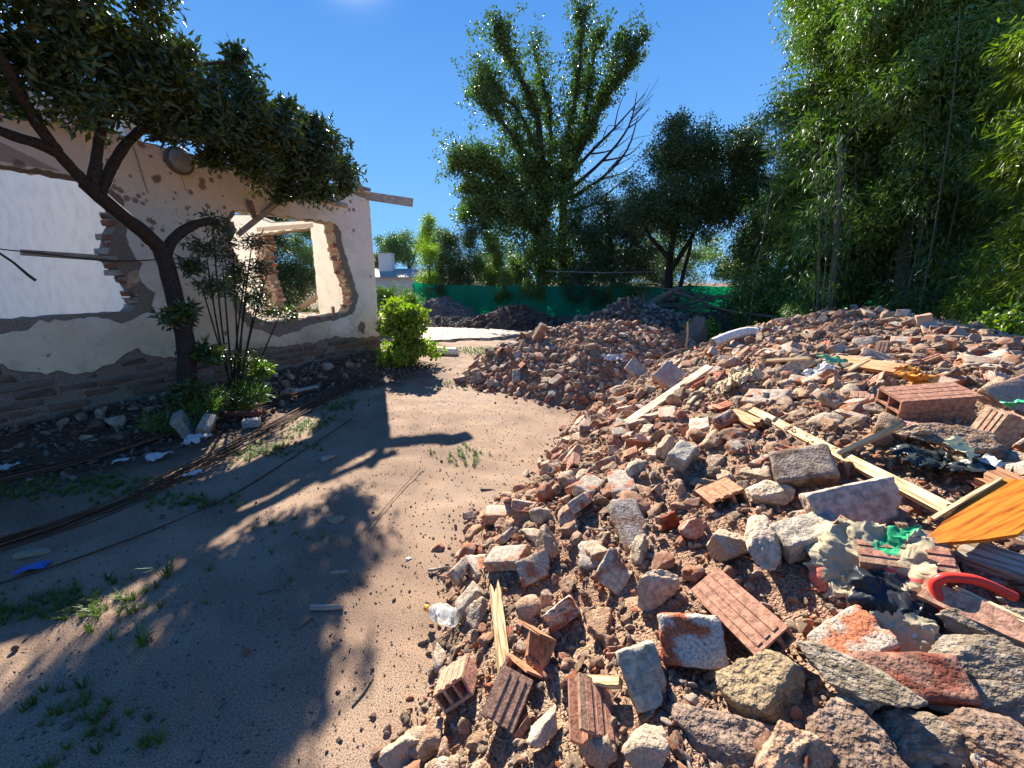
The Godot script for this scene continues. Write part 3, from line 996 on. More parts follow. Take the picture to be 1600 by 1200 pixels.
	# split lath hanging from the moulding across the opening
	var pole := thing("fallen_lath", "grey broken lath slanting across the right opening of the house", "lath", house.transform * along(Vector3(-1.74, 3.03, .07), Vector3(-2.72, 2.26, .03), Vector3.BACK))
	st = mb()
	box(st, Vector3.ZERO, Vector3(1.27, .055, .075), Basis(), .008)
	piece("lath", done(st), M.grey_wood, pole)
	st = mb()
	box(st, Vector3(.22, -.0, .14), Vector3(.07, .04, .24), Basis(Vector3.UP, -.45), .012)
	piece("splintered_stub", done(st), M.old_wood, pole)
	# plaster lump still hanging by the broken left jamb
	tag(piece("plaster_lump", rock_mesh(61, 3, Vector3(.11, .30, .05), 9, .1), M.mortar4, house, Transform3D(Basis(Vector3.BACK, .3), Vector3(-2.84, 1.92, -.02))), "loose lump of plaster on the jamb")
	tag(piece("plaster_lump", rock_mesh(62, 3, Vector3(.10, .16, .08), 9, .1), M.mortar4, house, Transform3D(Basis(Vector3.BACK, -.2), Vector3(-4.02, 1.66, -.06))), "loose lump of plaster on the jamb")
	# what the broken window shows: a slanting plank and fallen boards in the back yard
	var hx := house.transform
	st = mb()
	box(st, Vector3.ZERO, Vector3(2.6, .16, .05), Basis(), .006)
	tag(piece("leaning_plank", done(st), M.pale_wood, self, hx * along(Vector3(.9, 1.0, -3.3), Vector3(1.6, 2.0, -1.8), Vector3.BACK)), "pale plank slanting behind the broken inner window", "plank")
	rng.seed = 77
	for i in 7:
		st = mb()
		box(st, Vector3.ZERO, Vector3(rf(1.2, 2.2), .03, rf(.1, .2)), Basis(), .005)
		tag(piece("fallen_board", done(st), [M.grey_wood, M.painted_timber, M.old_wood][i % 3], self, hx * Transform3D(Basis(Vector3.UP, rf(.2, 1.2)) * Basis(Vector3.BACK, rf(-.15, .15)), Vector3(2.2 + rf(-.6, .8), .55 + i * .05, -3.0 + rf(-.9, .9)))), "weathered board in the loose stack behind the house", "board", "boards stacked behind the house")
	st = mb()
	box(st, Vector3(0, .25, 0), Vector3(2.2, .62, 2.0), Basis(), .05)
	tag(piece("timber_stack", done(st), M.old_wood, self, hx * Transform3D(Basis(), Vector3(2.4, 0, -3.0))), "low dark stack of old timber behind the house end", "timber stack")

# ------------------------------------------------------------------ fence, far houses, far heaps
func mound(called: String, label: String, category: String, c: Vector2, rx: float, rz: float, h: float, m: Material, seed_: int, stones: int, tint: Color, stone: Mesh, smin: float, smax: float) -> void:
	var n := FastNoiseLite.new()
	n.seed = seed_
	n.frequency = .9
	n.fractal_octaves = 5
	var f := func(x: float, z: float) -> float:
		var r := sqrt(pow((x - c.x) / rx, 2) + pow((z - c.y) / rz, 2)) + .22 * n.get_noise_2d(x, z)
		return h * (pow(maxf(0.0, 1.0 - r), .85) * 1.1) + (.14 * h * n.get_noise_2d(x * 2.2, z * 2.2) if r < 1.0 else -.1) - .01
	var xs := PackedFloat32Array()
	var zs := PackedFloat32Array()
	for i in 41:
		xs.append((i / 20.0 - 1.0) * rx * 1.2)
		zs.append((i / 20.0 - 1.0) * rz * 1.2)
	var o := thing(called, label, category, Transform3D(Basis(), Vector3(c.x, 0, c.y)))
	piece("earth", grid_mesh(xs, zs, func(x: float, z: float) -> float: return f.call(x + c.x, z + c.y), func(_x: float, _z: float, _h: float) -> Color: return Color.WHITE), m, o)
	rng.seed = seed_ + 400
	var xfs := []
	var cols := []
	for i in stones:
		var a := rf(0, TAU)
		var r := sqrt(rng.randf()) * 1.05
		var x := c.x + cos(a) * r * rx
		var z := c.y + sin(a) * r * rz
		var s := lerpf(smin, smax, pow(rng.randf(), 4.0))
		xfs.append(Transform3D(rbasis().scaled(Vector3.ONE * s), Vector3(x - c.x, maxf(f.call(x, z), 0) + s * .2, z - c.y)))
		cols.append(tint * rf(.55, 1.25))
	many("stones", stone, M.rubble_stuff, xfs, cols, o)

func build_yard_edge() -> void:
	# green shade netting on posts right across the back of the yard
	var line := [Vector3(-4.75, 0, -20.2), Vector3(-2.2, 0, -19.9), Vector3(.3, 0, -19.5), Vector3(2.8, 0, -19.2), Vector3(5.3, 0, -18.8), Vector3(7.8, 0, -18.4), Vector3(10.3, 0, -18.0), Vector3(12.8, 0, -17.6), Vector3(15.3, 0, -17.2)]
	var fence := thing("net_fence", "long dark green shade net fence across the back of the yard", "fence", Transform3D(Basis(), line[0]))
	var n := FastNoiseLite.new()
	n.seed = 12
	n.frequency = .8
	rng.seed = 91
	for i in line.size():
		var st := mb()
		box(st, Vector3(0, .74, 0), Vector3(.09, 1.5, .09), Basis(), .006)
		piece("post", done(st), M.lintel_grey if i == 0 else M.old_wood, fence, Transform3D(Basis(Vector3.BACK, rf(-.03, .03)), line[i] - line[0] + Vector3(0, 0, -.07)))
		if i == line.size() - 1: break
		var a: Vector3 = line[i]
		var b: Vector3 = line[i + 1]
		var pos := PackedVector3Array()
		var col := PackedColorArray()
		var idx := PackedInt32Array()
		for j in 13:
			for k in 31:
				var t := k / 30.0
				var v := j / 12.0
				var p: Vector3 = a.lerp(b, t) - line[0]
				var top := 1.44 - .05 * sin(t * PI) + .03 * n.get_noise_2d(p.x * 2, 3) + (.12 if i == 0 else 0.0) * (1 - t)
				p.y = v * top + .01
				p.z += .035 * n.get_noise_2d(p.x * 4.0, p.y * 1.3) + .05 * sin(t * PI) * n.get_noise_2d(p.x, p.y)
				pos.append(p)
				col.append(Color.WHITE * (1.0 + .25 * n.get_noise_2d(p.x * 5, p.y)))
		for j in 12:
			for k in 30:
				var o := j * 31 + k
				for q in [o, o + 31, o + 32, o, o + 32, o + 1]: idx.append(q)
		piece("net_panel", indexed(pos, idx, col), M.net, fence)
	# grey wire strung above it between the trees
	var st2 := mb()
	tube(st2, [Vector3(1.5, 2.05, -19.0), Vector3(4.0, 1.98, -18.7), Vector3(7.0, 2.02, -18.2)], .02, .02, 5)
	tag(piece("cable", done(st2), M.grey_paint), "thin grey cable strung above the net fence", "cable")
	# neighbours' roofs over the fence
	var st := mb()
	var house := thing("far_house", "low pale neighbouring house behind the hedge, with a white chimney", "house", Transform3D(Basis(), Vector3(-10.5, 0, -37)))
	box(st, Vector3(0, 1.0, 0), Vector3(9.0, 2.0, 5.0))
	piece("wall", done(st), M.white_far, house)
	st = mb()
	extrude(st, PackedVector2Array([Vector2(-3.0, 0), Vector2(3.0, 0), Vector2(0, .75)]), -4.8, 4.8)
	var roof := piece("roof", done(st), M.roof_far, house, Transform3D(Basis(Vector3.UP, PI / 2), Vector3(0, 1.95, 0)))
	st = mb()
	box(st, Vector3(0, 0, 0), Vector3(1.1, 2.0, .9), Basis(), .02)
	box(st, Vector3(0, 1.03, 0), Vector3(1.25, .07, 1.0))
	piece("chimney", done(st), M.white_far, roof, Transform3D(Basis(Vector3.UP, -PI / 2), Vector3(-.6, .9, -.2)))
	var shed := thing("far_shed", "long corrugated metal roof glimpsed between trunks behind the fence", "shed", Transform3D(Basis(), Vector3(-1.6, 0, -29)))
	st = mb()
	box(st, Vector3(0, .85, 0), Vector3(5.2, 1.7, 3.0))
	piece("wall", done(st), M.white_far, shed)
	st = mb()
	for i in 34: tube(st, [Vector3(-2.75 + i * .165, 1.75, 1.8), Vector3(-2.75 + i * .165, 2.25, -1.8)], .075, .075, 6)
	piece("roof", done(st), M.roof_far, shed)
	# heaps in the back of the yard
	var stone := rock_mesh(301, 2, Vector3(1, .55, .75), 12, .09)
	mound("gravel_heap", "grey conical gravel heap left of centre in front of the net fence", "gravel heap", Vector2(-2.9, -17.0), 1.75, 1.5, .98, M.gravel, 31, 2600, Color(.27, .24, .22), stone, .02, .07)
	mound("earth_heap", "dark lumpy earth heap on the far edge of the pale concrete floor", "earth heap", Vector2(.15, -14.6), 1.9, 1.0, .78, M.dark_soil, 32, 900, Color(.14, .11, .095), stone, .03, .17)
	mound("low_spoil_ridge", "low brown ridge of spoil between the gravel heap and the concrete floor", "spoil ridge", Vector2(-2.2, -15.0), 2.4, .8, .34, M.dark_soil, 33, 1500, Color(.30, .24, .20), stone, .025, .11)
	mound("grey_rubble_heap", "greyish heap of earth and concrete behind the rounded rubble heap", "rubble heap", Vector2(3.4, -11.6), 2.5, 1.3, 1.0, M.dark_soil, 34, 2200, Color(.34, .29, .25), stone, .025, .13)
	mound("back_spoil_heap", "far right spoil heap under the brushwood in front of the net", "spoil heap", Vector2(7.4, -14.2), 2.8, 1.4, .62, M.dark_soil, 35, 600, Color(.20, .16, .13), stone, .03, .14)
	# torn-up stump with its roots in the air
	rng.seed = 92
	st = mb()
	tube(st, curve([Vector3(-.5, .1, 0), Vector3(0, .45, .05), Vector3(.45, .75, .05), Vector3(.85, 1.0, .1), Vector3(1.15, 1.02, .1)], 4), .24, .08, 9, true, .12)
	for i in 11:
		var d := Vector3(-.6 + rf(-.3, .3), rf(-.2, .9), rf(-.7, .7)).normalized()
		tube(st, curve([Vector3(-.4, .2, 0), Vector3(-.4, .2, 0) + d * rf(.3, .5), Vector3(-.4, .1, 0) + d * rf(.6, .9) + rv() * .15], 3), .09, .02, 6, true, .15)
	tube(st, [Vector3(.7, .92, .1), Vector3(.95, .8, .3), Vector3(1.1, .9, .4)], .08, .02, 6, true, .1)
	var stump := thing("uprooted_stump", "pale torn stump with roots rising above the rubble in front of the net", "tree stump", Transform3D(Basis(Vector3.UP, -.15).scaled(Vector3.ONE * .62), Vector3(4.35, .75, -12.6)))
	piece("stump", done(st), M.dead_wood, stump)
	# cut branches thrown down in front of the right part of the fence
	for i in 46:
		var b := mb()
		var l := rf(1.4, 4.2)
		var pts := [Vector3(-l / 2, 0, 0), Vector3(-l / 6, rf(-.1, .2), rf(-.2, .2)), Vector3(l / 5, rf(-.1, .25), rf(-.2, .2)), Vector3(l / 2, rf(-.15, .3), rf(-.3, .3))]
		tube(b, curve(pts, 3), rf(.016, .045), .006, 5, true, .05)
		for k in 3:
			var s := (pts[1] as Vector3).lerp(pts[3], rf(0, .9))
			tube(b, [s, s + Vector3(rf(.1, .5), rf(-.1, .45), rf(-.35, .35)), s + Vector3(rf(.4, .8), rf(-.1, .6), rf(-.5, .5))], .012, .003, 4)
		var at := Vector3(rf(5.0, 9.6), rf(.45, 1.15), rf(-14.8, -11.6))
		tag(piece("cut_branch", done(b), M.dead_wood if i % 3 else M.bark_pale, self, Transform3D(Basis(Vector3.UP, rf(-.7, .7) + (PI if i % 2 else 0.0)) * Basis(Vector3.BACK, rf(-.12, .16)), at)), "bare cut branch in the brushwood in front of the net fence", "branch", "cut branches thrown in front of the fence")
	# end of a thick log, and a thin stake, in the dip between the heaps
	st = mb()
	tube(st, curve([Vector3(0, -.5, -.1), Vector3(0, .1, 0), Vector3(.01, .33, .05), Vector3(.0, .43, .08)], 4), .27, .20, 14, true, .04)
	tag(piece("log", rock_mesh(390, 4, Vector3(.27, .55, .25), 8, .10), M.brown_rock, self, Transform3D(Basis(Vector3.RIGHT, .15), Vector3(3.75, .42, -8.4))), "thick brown rounded stump of log standing in the dip between the heaps", "log")
	st = mb()
	tube(st, [Vector3(0, -.2, 0), Vector3(.01, .2, .01), Vector3(-.01, .42, 0)], .018, .012, 6)
	tag(piece("stake", done(st), M.pale_wood, self, Transform3D(Basis(), on(2.95, -6.9, .1))), "thin pale stake upright in front of the round log end", "stake")
	# white tube lying at the house corner
	st = mb()
	tube(st, [Vector3(-.8, 0, 0), Vector3(.8, 0, 0)], .09, .09, 14)
	tag(piece("concrete_length", done(st), M.white_far, self, Transform3D(Basis(Vector3.UP, -.35), Vector3(-2.0, .07, -9.35))), "white rounded concrete length lying behind the bright green bush", "concrete piece")

# ------------------------------------------------------------------ trees
func limb(pts: Array, depth: float, k := 1.0, wander := .6) -> Array:
	var out := []
	var dz := 0.0
	for i in pts.size():
		if i: dz += rf(-wander, wander)
		out.append(Vector3(pts[i].x * k, 1.6 + (pts[i].y - 1.6) * k, -depth * k + dz))
	return out

func tree(called: String, label: String, category: String, base: Vector3, limbs: Array, blobs: Array, spray: Array, leaf: Material, bark: Material, smin: float, smax: float, gap: float, tint0: Color, tint1: Color, seed_: int, group := "") -> Node3D:
	rng.seed = 20000 + seed_
	var o := thing(called, label, category, Transform3D(Basis(), base), group)
	if limbs.size():
		var st := mb()
		for l in limbs:
			var pts := []
			for p in l[0]: pts.append(p - base)
			tube(st, curve(pts, 4), l[1], l[2], 7, true, .07)
		piece("trunk", done(st), bark, o)
	var n := FastNoiseLite.new()
	n.seed = seed_
	n.frequency = .55
	n.fractal_octaves = 2
	var xfs := []
	var cols := []
	for k in spray.size():
		xfs.append([])
		cols.append([])
	var add := func(p: Vector3, clump: float) -> void:
		var k := rng.randi() % spray.size()
		var s := rf(smin, smax)
		var b := Basis(Vector3.UP, rf(0, TAU)) * Basis(Vector3(rf(-1, 1), 0, rf(-1, 1)).normalized(), rf(-.7, .7))
		xfs[k].append(Transform3D(b.scaled(Vector3.ONE * s), p - base))
		cols[k].append(tint0.lerp(tint1, clampf(clump + rf(-.3, .3), 0, 1)) * rf(.8, 1.2))
	for q in blobs:
		var c: Vector3 = q[0]
		var r: Vector3 = q[1]
		var i := 0
		var tries := 0
		while i < q[2] and tries < q[2]:   # one twig end with its clump of leaves after another
			tries += 1
			var hub := c + rv() * pow(rng.randf(), .40) * r
			var m := n.get_noise_3dv(hub * (2.4 / maxf(r.y, .4)))
			if m < gap: continue
			var few := rng.randi_range(5, 13)
			var wide := (r.x + r.y + r.z) / 3.0 * rf(.10, .22)
			var tone := .5 + m + rf(-.25, .25)
			for h in few:
				add.call(hub + Vector3(rng.randfn(), rng.randfn() * .75, rng.randfn()) * wide, tone)
			i += few
	for l in limbs:   # leafy side twigs along a limb: [points, r0, r1, clusters, reach]
		if l.size() < 4: continue
		var pts := curve(l[0], 4)
		var i := 0
		while i < l[3]:
			var t := pow(rng.randf(), .75) * (pts.size() - 1.01)
			var j := int(t)
			var ax: Vector3 = (pts[j + 1] - pts[j]).normalized()
			var p: Vector3 = (pts[j] as Vector3).lerp(pts[j + 1], t - j)
			var dir := (ax * rf(.2, .9) + rv() * .9 + Vector3.UP * .25).normalized()
			var reach: float = l[4] * rf(.3, 1.7)
			var few := rng.randi_range(3, 7)
			var tone := rf(.1, .9)
			for h in few: add.call(p + dir * reach * (h + rf(0, 1)) / few + rv() * l[4] * .11, tone)
			i += few
	for k in spray.size():
		if xfs[k].size(): many("crown", spray[k], leaf, xfs[k], cols[k], o)
	return o

func blobs_at(list: Array, depth: float, rz: float, dens: float, k := 1.0) -> Array:   # x, y, half width, half height -> leafy volumes
	var out := []
	for b in list:
		var c := Vector3(b[0] * k, 1.6 + (b[1] - 1.6) * k, -depth * k + rf(-.4, .4) * rz)
		var r := Vector3(b[2], b[3], rz) * k
		out.append([c, r, int(dens * (r.x * r.y + r.y * r.z + r.x * r.z))])
	return out

func build_trees() -> void:
	var round_leaf := [leaf_spray(1, 34, .13, .085, .38, .3), leaf_spray(2, 34, .12, .08, .38, .3), leaf_spray(3, 26, .14, .09, .34, .3)]
	var fine_leaf := [leaf_spray(4, 44, .11, .05, .36, .2), leaf_spray(5, 40, .12, .05, .36, .2), leaf_spray(6, 36, .11, .05, .32, .2)]
	var long_leaf := [leaf_spray(7, 34, .17, .04, .34, .8), leaf_spray(8, 34, .18, .042, .36, .9), leaf_spray(9, 28, .16, .04, .30, .8)]
	var bamboo_leaf := [leaf_spray(10, 26, .19, .028, .26, 1.0), leaf_spray(11, 24, .21, .030, .28, 1.0)]
	var airy := [leaf_spray(14, 15, .125, .085, .26, .35), leaf_spray(15, 13, .12, .08, .24, .35), leaf_spray(16, 11, .13, .09, .24, .35)]
	# the tall poplar, thin at the top, bare dead limbs on its right
	rng.seed = 501
	var D := 22.0
	var P := [
		[[Vector2(1.5, 0), Vector2(1.5, 1.6), Vector2(1.6, 4.4), Vector2(1.4, 7.1), Vector2(1.2, 9.0), Vector2(.5, 10.3), Vector2(-.3, 11.4), Vector2(-.6, 12.4)], .30, .03, 230, .55],
		[[Vector2(1.6, 5.9), Vector2(1.9, 8.2), Vector2(1.7, 10.1), Vector2(1.3, 11.6), Vector2(.9, 13.2)], .13, .02, 95, .42],
		[[Vector2(2.7, 0), Vector2(2.6, 5.0), Vector2(2.6, 7.6), Vector2(2.9, 9.5), Vector2(3.1, 11.4), Vector2(3.1, 13.4)], .26, .03, 210, .50],
		[[Vector2(2.7, 6.5), Vector2(3.4, 8.7), Vector2(3.7, 10.9), Vector2(4.1, 13.0)], .12, .02, 110, .42],
		[[Vector2(2.8, 6.8), Vector2(3.8, 9.0), Vector2(4.5, 10.6), Vector2(5.2, 12.9)], .12, .02, 125, .42],
		[[Vector2(3.0, 7.1), Vector2(4.2, 9.5), Vector2(5.2, 11.1), Vector2(5.8, 12.3)], .11, .02, 120, .42],
		[[Vector2(1.5, 5.3), Vector2(.6, 7.6), Vector2(-.6, 9.0), Vector2(-1.7, 10.2)], .14, .02, 150, .6],
		[[Vector2(1.3, 7.4), Vector2(.4, 9.4), Vector2(-.7, 10.4), Vector2(-1.3, 11.0)], .09, .02, 120, .55],
		[[Vector2(1.5, 4.4), Vector2(0, 6.2), Vector2(-1.6, 7.1), Vector2(-3.1, 7.2)], .14, .02, 150, .6],
		[[Vector2(1.5, 3.8), Vector2(-.3, 5.3), Vector2(-2.1, 6.2)], .12, .02, 120, .6],
		[[Vector2(2.5, 6.2), Vector2(3.7, 7.6), Vector2(4.9, 8.7), Vector2(6.2, 10.1)], .11, .015],
		[[Vector2(2.7, 5.9), Vector2(4.4, 7.3), Vector2(5.5, 8.7), Vector2(5.9, 10.3)], .10, .015],
		[[Vector2(2.9, 5.6), Vector2(4.4, 6.5), Vector2(5.4, 7.6), Vector2(5.8, 9.0)], .10, .015],
		[[Vector2(2.9, 5.0), Vector2(4.2, 5.4), Vector2(5.2, 6.2), Vector2(5.9, 6.5)], .09, .015],
		[[Vector2(3.7, 7.6), Vector2(4.9, 7.9), Vector2(5.9, 8.6)], .05, .01], [[Vector2(4.4, 7.3), Vector2(5.6, 7.5), Vector2(6.3, 8.2)], .05, .01],
		[[Vector2(4.9, 8.7), Vector2(5.1, 9.6), Vector2(5.4, 10.4)], .04, .01], [[Vector2(4.4, 6.5), Vector2(5.5, 6.8), Vector2(6.2, 7.4)], .05, .01],
		[[Vector2(4.2, 5.4), Vector2(5.0, 5.3), Vector2(5.7, 5.6)], .04, .01], [[Vector2(5.5, 8.7), Vector2(6.0, 9.0), Vector2(6.5, 9.6)], .04, .01],
	]
	var limbs := []
	for l in P:
		var a: Array = l.duplicate()
		a[0] = limb(l[0], D, 1.0, .45)
		if a.size() > 3:
			a[3] = int(a[3] * 2.5)
			a[4] = a[4] * 1.75
		limbs.append(a)
	for i in 26:   # twigs of the dead limbs
		var src: Array = limbs[10 + i % 4][0]
		var p: Vector3 = (src[1 + i % 2] as Vector3).lerp(src[2 + i % 2], rf(0, 1)) if src.size() > 3 else src[1]
		limbs.append([[p, p + Vector3(rf(.2, .5), rf(.1, .6), rf(-.3, .3)), p + Vector3(rf(.5, 1.1), rf(.2, 1.2), rf(-.5, .5))], .025, .006])
	var bl := blobs_at([[-.3, 5.7, 2.3, 1.4], [1.0, 4.1, 1.9, 2.2], [2.2, 4.2, 1.4, 2.4], [-1.7, 7.2, 1.5, .9], [.6, 7.0, 1.6, 1.2], [2.4, 7.6, .9, 1.5], [1.7, 2.2, 2.0, 1.6], [-1.0, 4.6, 1.9, 1.2], [1.9, 5.8, 1.6, 1.5], [-1.6, 5.4, 1.3, .9]], D, 1.4, 46.0)
	tree("poplar_tree", "tallest tree, a ragged poplar with bare dead limbs on its right", "tree", Vector3(2.0, 0, -D), limbs, bl, airy, M.leaf_mid, M.bark_dark, .8, 1.3, -.02, Color(.55, .62, .75), Color(1.1, 1.1, .9), 1)
	# dark broad trees right of it
	rng.seed = 502
	limbs = [[limb([Vector2(7.5, -.3), Vector2(7.5, 1.2), Vector2(7.5, 2.8), Vector2(7.7, 4.7), Vector2(7.9, 6.8)], 20, .86, .2), .22, .05], [limb([Vector2(7.4, 2.6), Vector2(6.5, 3.6), Vector2(5.8, 4.7)], 20, .86, .3), .12, .03], [limb([Vector2(7.5, 2.2), Vector2(8.2, 3.6), Vector2(8.8, 5.0)], 20, .86, .3), .12, .03], [limb([Vector2(7.8, -.2), Vector2(7.9, 1.4), Vector2(8.2, 3.4)], 20, .86, .2), .13, .06]]
	bl = blobs_at([[7.7, 6.0, 2.0, 2.0], [6.6, 5.5, 1.6, 1.7], [8.9, 5.8, 1.3, 1.7], [7.6, 4.5, 2.5, 1.2], [8.1, 7.5, 1.2, .9], [6.9, 7.3, .8, .8], [9.3, 4.6, 1.1, 1.0], [6.2, 4.6, 1.0, 1.1]], 20, 1.7, 44.0, .86)
	tree("dark_round_tree", "dark dense round tree with a forked trunk in front of the net", "tree", Vector3(6.5, 0, -17.2), limbs, bl, fine_leaf, M.leaf_dark, M.bark_dark, .7, 1.05, -.12, Color(.5, .62, .7), Color(1.15, 1.2, .95), 2)
	rng.seed = 503
	limbs = [[limb([Vector2(5.2, 0), Vector2(4.8, 3.4), Vector2(4.5, 5.7)], 21, 1.0, .2), .18, .04]]
	bl = blobs_at([[4.6, 4.9, 1.7, 1.5], [5.0, 2.8, 2.2, 1.8], [3.7, 3.4, 1.2, 1.7], [6.3, 2.4, 1.6, 1.3], [5.6, 4.4, 1.2, 1.2], [4.2, 1.6, 1.6, 1.0]], 21, 1.3, 42.0)
	tree("dark_low_tree", "low dark tree filling the gap between the poplar and the round tree", "tree", Vector3(5.0, 0, -21), limbs, bl, fine_leaf, M.leaf_dark, M.bark_dark, .75, 1.1, -.12, Color(.4, .5, .6), Color(.9, 1.0, .85), 3)
	rng.seed = 504
	limbs = [[limb([Vector2(11.0, -.3), Vector2(10.7, 2.1), Vector2(10.1, 5.1), Vector2(9.6, 6.8)], 18, .9, .2), .24, .05], [limb([Vector2(11.0, .4), Vector2(11.3, 3.2), Vector2(11.3, 5.1)], 18, .9, .2), .16, .04], [limb([Vector2(10.9, 1.2), Vector2(10.2, 2.2), Vector2(9.6, 3.4)], 18, .9, .2), .10, .03]]
	bl = blobs_at([[9.8, 6.6, 1.2, .9], [9.6, 5.6, 1.2, .8], [10.9, 5.2, 1.5, 1.2], [10.6, 4.0, 1.7, 1.2], [9.8, 2.8, 1.2, 1.1], [12.3, 3.4, 1.6, 1.6], [11.7, 5.3, 1.3, 1.2], [9.3, 6.9, .6, .6]], 18, 1.6, 42.0, .9)
	tree("spreading_tree", "dark spreading tree with several trunks beside the brushwood", "tree", Vector3(9.9, 0, -16.2), limbs, bl, fine_leaf, M.leaf_dark, M.bark_dark, .65, 1.0, -.08, Color(.55, .62, .55), Color(1.4, 1.4, .9), 4)
	# a belt of ordinary trees further back, so that the gaps show foliage
	var far := [[-9.9, 5.4, 2.3, 1.7, 40, "pale feathery tree beyond the white chimney"], [-12.5, 4.6, 1.8, 1.8, 42, "small feathery tree left of the white chimney"], [-7.4, 5.6, 1.6, 1.4, 41, "feathery tree right of the white chimney"], [12.0, 4.2, 4.0, 2.6, 34, "pale green tree seen under the round tree's crown"], [18.0, 4.5, 4.0, 3.0, 32, "bushy tree far behind the brushwood"], [24.0, 6.0, 5.0, 4.5, 30, "tall bushy tree far behind the right trees"], [5.0, 3.4, 3.0, 2.0, 31, "bushy tree far behind the low dark tree"], [-1.0, 4.0, 2.2, 2.0, 33, "bushy tree far behind the poplar"]]
	for i in far.size():
		var f: Array = far[i]
		rng.seed = 510 + i
		bl = blobs_at([[f[0], f[1], f[2] * .7, f[3] * .8], [f[0] - f[2] * .5, f[1] - f[3] * .4, f[2] * .6, f[3] * .6], [f[0] + f[2] * .5, f[1] - f[3] * .3, f[2] * .6, f[3] * .6], [f[0] + f[2] * .1, f[1] - f[3] * .9, f[2] * .8, f[3] * .5]], f[4], f[2] * .6, 13.0 if i < 3 else 9.0)
		tree("far_tree", f[5], "tree", Vector3(f[0], 0, -f[4]), [[[Vector3(f[0], 0, -f[4]), Vector3(f[0] + .2, f[1] * .5, -f[4]), Vector3(f[0], f[1], -f[4])], .2, .06], [[Vector3(f[0] + .1, f[1] * .4, -f[4]), Vector3(f[0] + f[2] * .4, f[1] * .8, -f[4])], .1, .04]], bl, fine_leaf, M.leaf_blue, M.bark_grey, 1.1, 1.7, 0.0 if i < 3 else -.1, Color(.7, .9, .9), Color(1.3, 1.4, 1.0), 20 + i)
	# columns of light and dark green left of the poplar
	var cols := [[-4.2, 2.6, .55, 1.7, "leaf_bright", "slim bright yellow-green column of foliage at the fence's left end", -3.8], [-3.2, 2.5, .7, 1.6, "leaf_dark", "first dark column shrub right of the bright one", 0], [-2.2, 2.6, .9, 1.7, "leaf_dark", "wider dark shrub left of the tall poplar", 0], [-1.1, 2.3, .8, 1.3, "leaf_mid", "mid green shrub against the poplar's left side", 0], [.2, 2.0, .9, .9, "leaf_mid", "low green shrub at the poplar's foot", 0]]
	for i in cols.size():
		var f: Array = cols[i]
		rng.seed = 530 + i
		bl = blobs_at([[f[0], f[1], f[2], f[3]], [f[0] + .15, f[1] + f[3] * .6, f[2] * .5, f[3] * .6], [f[0], f[1] - f[3] * .5, f[2], f[3] * .7]], 21.6, .8, 60.0)
		tree("column_shrub", f[5], "shrub", Vector3(f[0], 0, -21.6), [[[Vector3(f[0], 0, -21.6), Vector3(f[0], f[1], -21.6)], .08, .03]], bl, fine_leaf, M[f[4]], M.bark_grey, .55, .85, -.2, Color(.7, .8, .7), Color(1.3, 1.25, .9), 30 + i)
	for i in 2:
		var x: float = [-4.6, -5.6][i]
		rng.seed = 540 + i
		bl = blobs_at([[x, .8, .75, .75], [x + .3, 1.0, .5, .6]], 16.6, .7, 110.0)
		tree("hedge_bush", ["rounded clipped green bush beside the house corner, in front of the net", "second rounded green bush hidden partly by the house corner"][i], "bush", Vector3(x, 0, -16.6), [], bl, fine_leaf, M.leaf_mid, M.bark_grey, .35, .6, -.3, Color(.8, .85, .7), Color(1.3, 1.3, .9), 40 + i)
	# greenery seen through the house's inner window
	rng.seed = 545
	bl = blobs_at([[-8.9, 2.0, .8, 2.4], [-8.9, 4.6, .6, 1.5], [-9.2, 3.0, .7, 2.0]], 16, .8, 110.0)
	tree("conifer", "dark conifer seen through the broken inner window", "tree", Vector3(-8.7, 0, -16), [], bl, fine_leaf, M.leaf_dark, M.bark_grey, .5, .8, -.3, Color(.5, .6, .5), Color(.9, 1, .8), 45)
	bl = blobs_at([[-8.3, 2.8, 1.0, 1.8], [-7.4, 1.8, 1.0, 1.6], [-7.6, 4.2, .9, 1.4]], 17, .8, 90.0)
	tree("back_shrub", "pale green shrub seen through the broken inner window", "shrub", Vector3(-8.0, 0, -17), [], bl, fine_leaf, M.leaf_blue, M.bark_grey, .5, .8, -.2, Color(.9, 1, .9), Color(1.6, 1.6, 1.2), 46)
	bl = blobs_at([[-5.7, .7, .5, .45], [-5.2, .6, .4, .4]], 11.2, .4, 110.0)
	tree("vine_bush", "bright vine growing over boards behind the inner window", "bush", Vector3(-5.5, 0, -11.2), [], bl, round_leaf, M.leaf_bright, M.bark_grey, .3, .5, -.2, Color(.8, .85, .7), Color(1.1, 1.1, .9), 47)
	# the bright bush at the house corner
	rng.seed = 546
	limbs = []
	for i in 9: limbs.append([[Vector3(-2.05, 0, -7.75), Vector3(-2.05 + rf(-.2, .2), .45, -7.75 + rf(-.2, .2)), Vector3(-2.05 + rf(-.35, .4), rf(.8, 1.2), -7.75 + rf(-.35, .35))], .014, .005, 9, .10])
	bl = blobs_at([[-2.05, .62, .42, .5], [-2.2, .95, .24, .26], [-1.9, .98, .22, .22], [-1.85, .35, .4, .35], [-2.2, .3, .3, .3]], 7.75, .36, 150.0)
	tree("corner_bush", "bright lime green bush growing at the corner of the ruined house", "bush", Vector3(-2.05, 0, -7.75), limbs, bl, [leaf_spray(60, 22, .085, .06, .13, .2), leaf_spray(61, 20, .08, .055, .12, .2)], M.leaf_bright, M.bark_grey, .8, 1.2, -.15, Color(.8, .9, .7), Color(1.3, 1.2, .9), 48)
	# tall trees and bamboo on the right
	rng.seed = 550
	D = 12.0
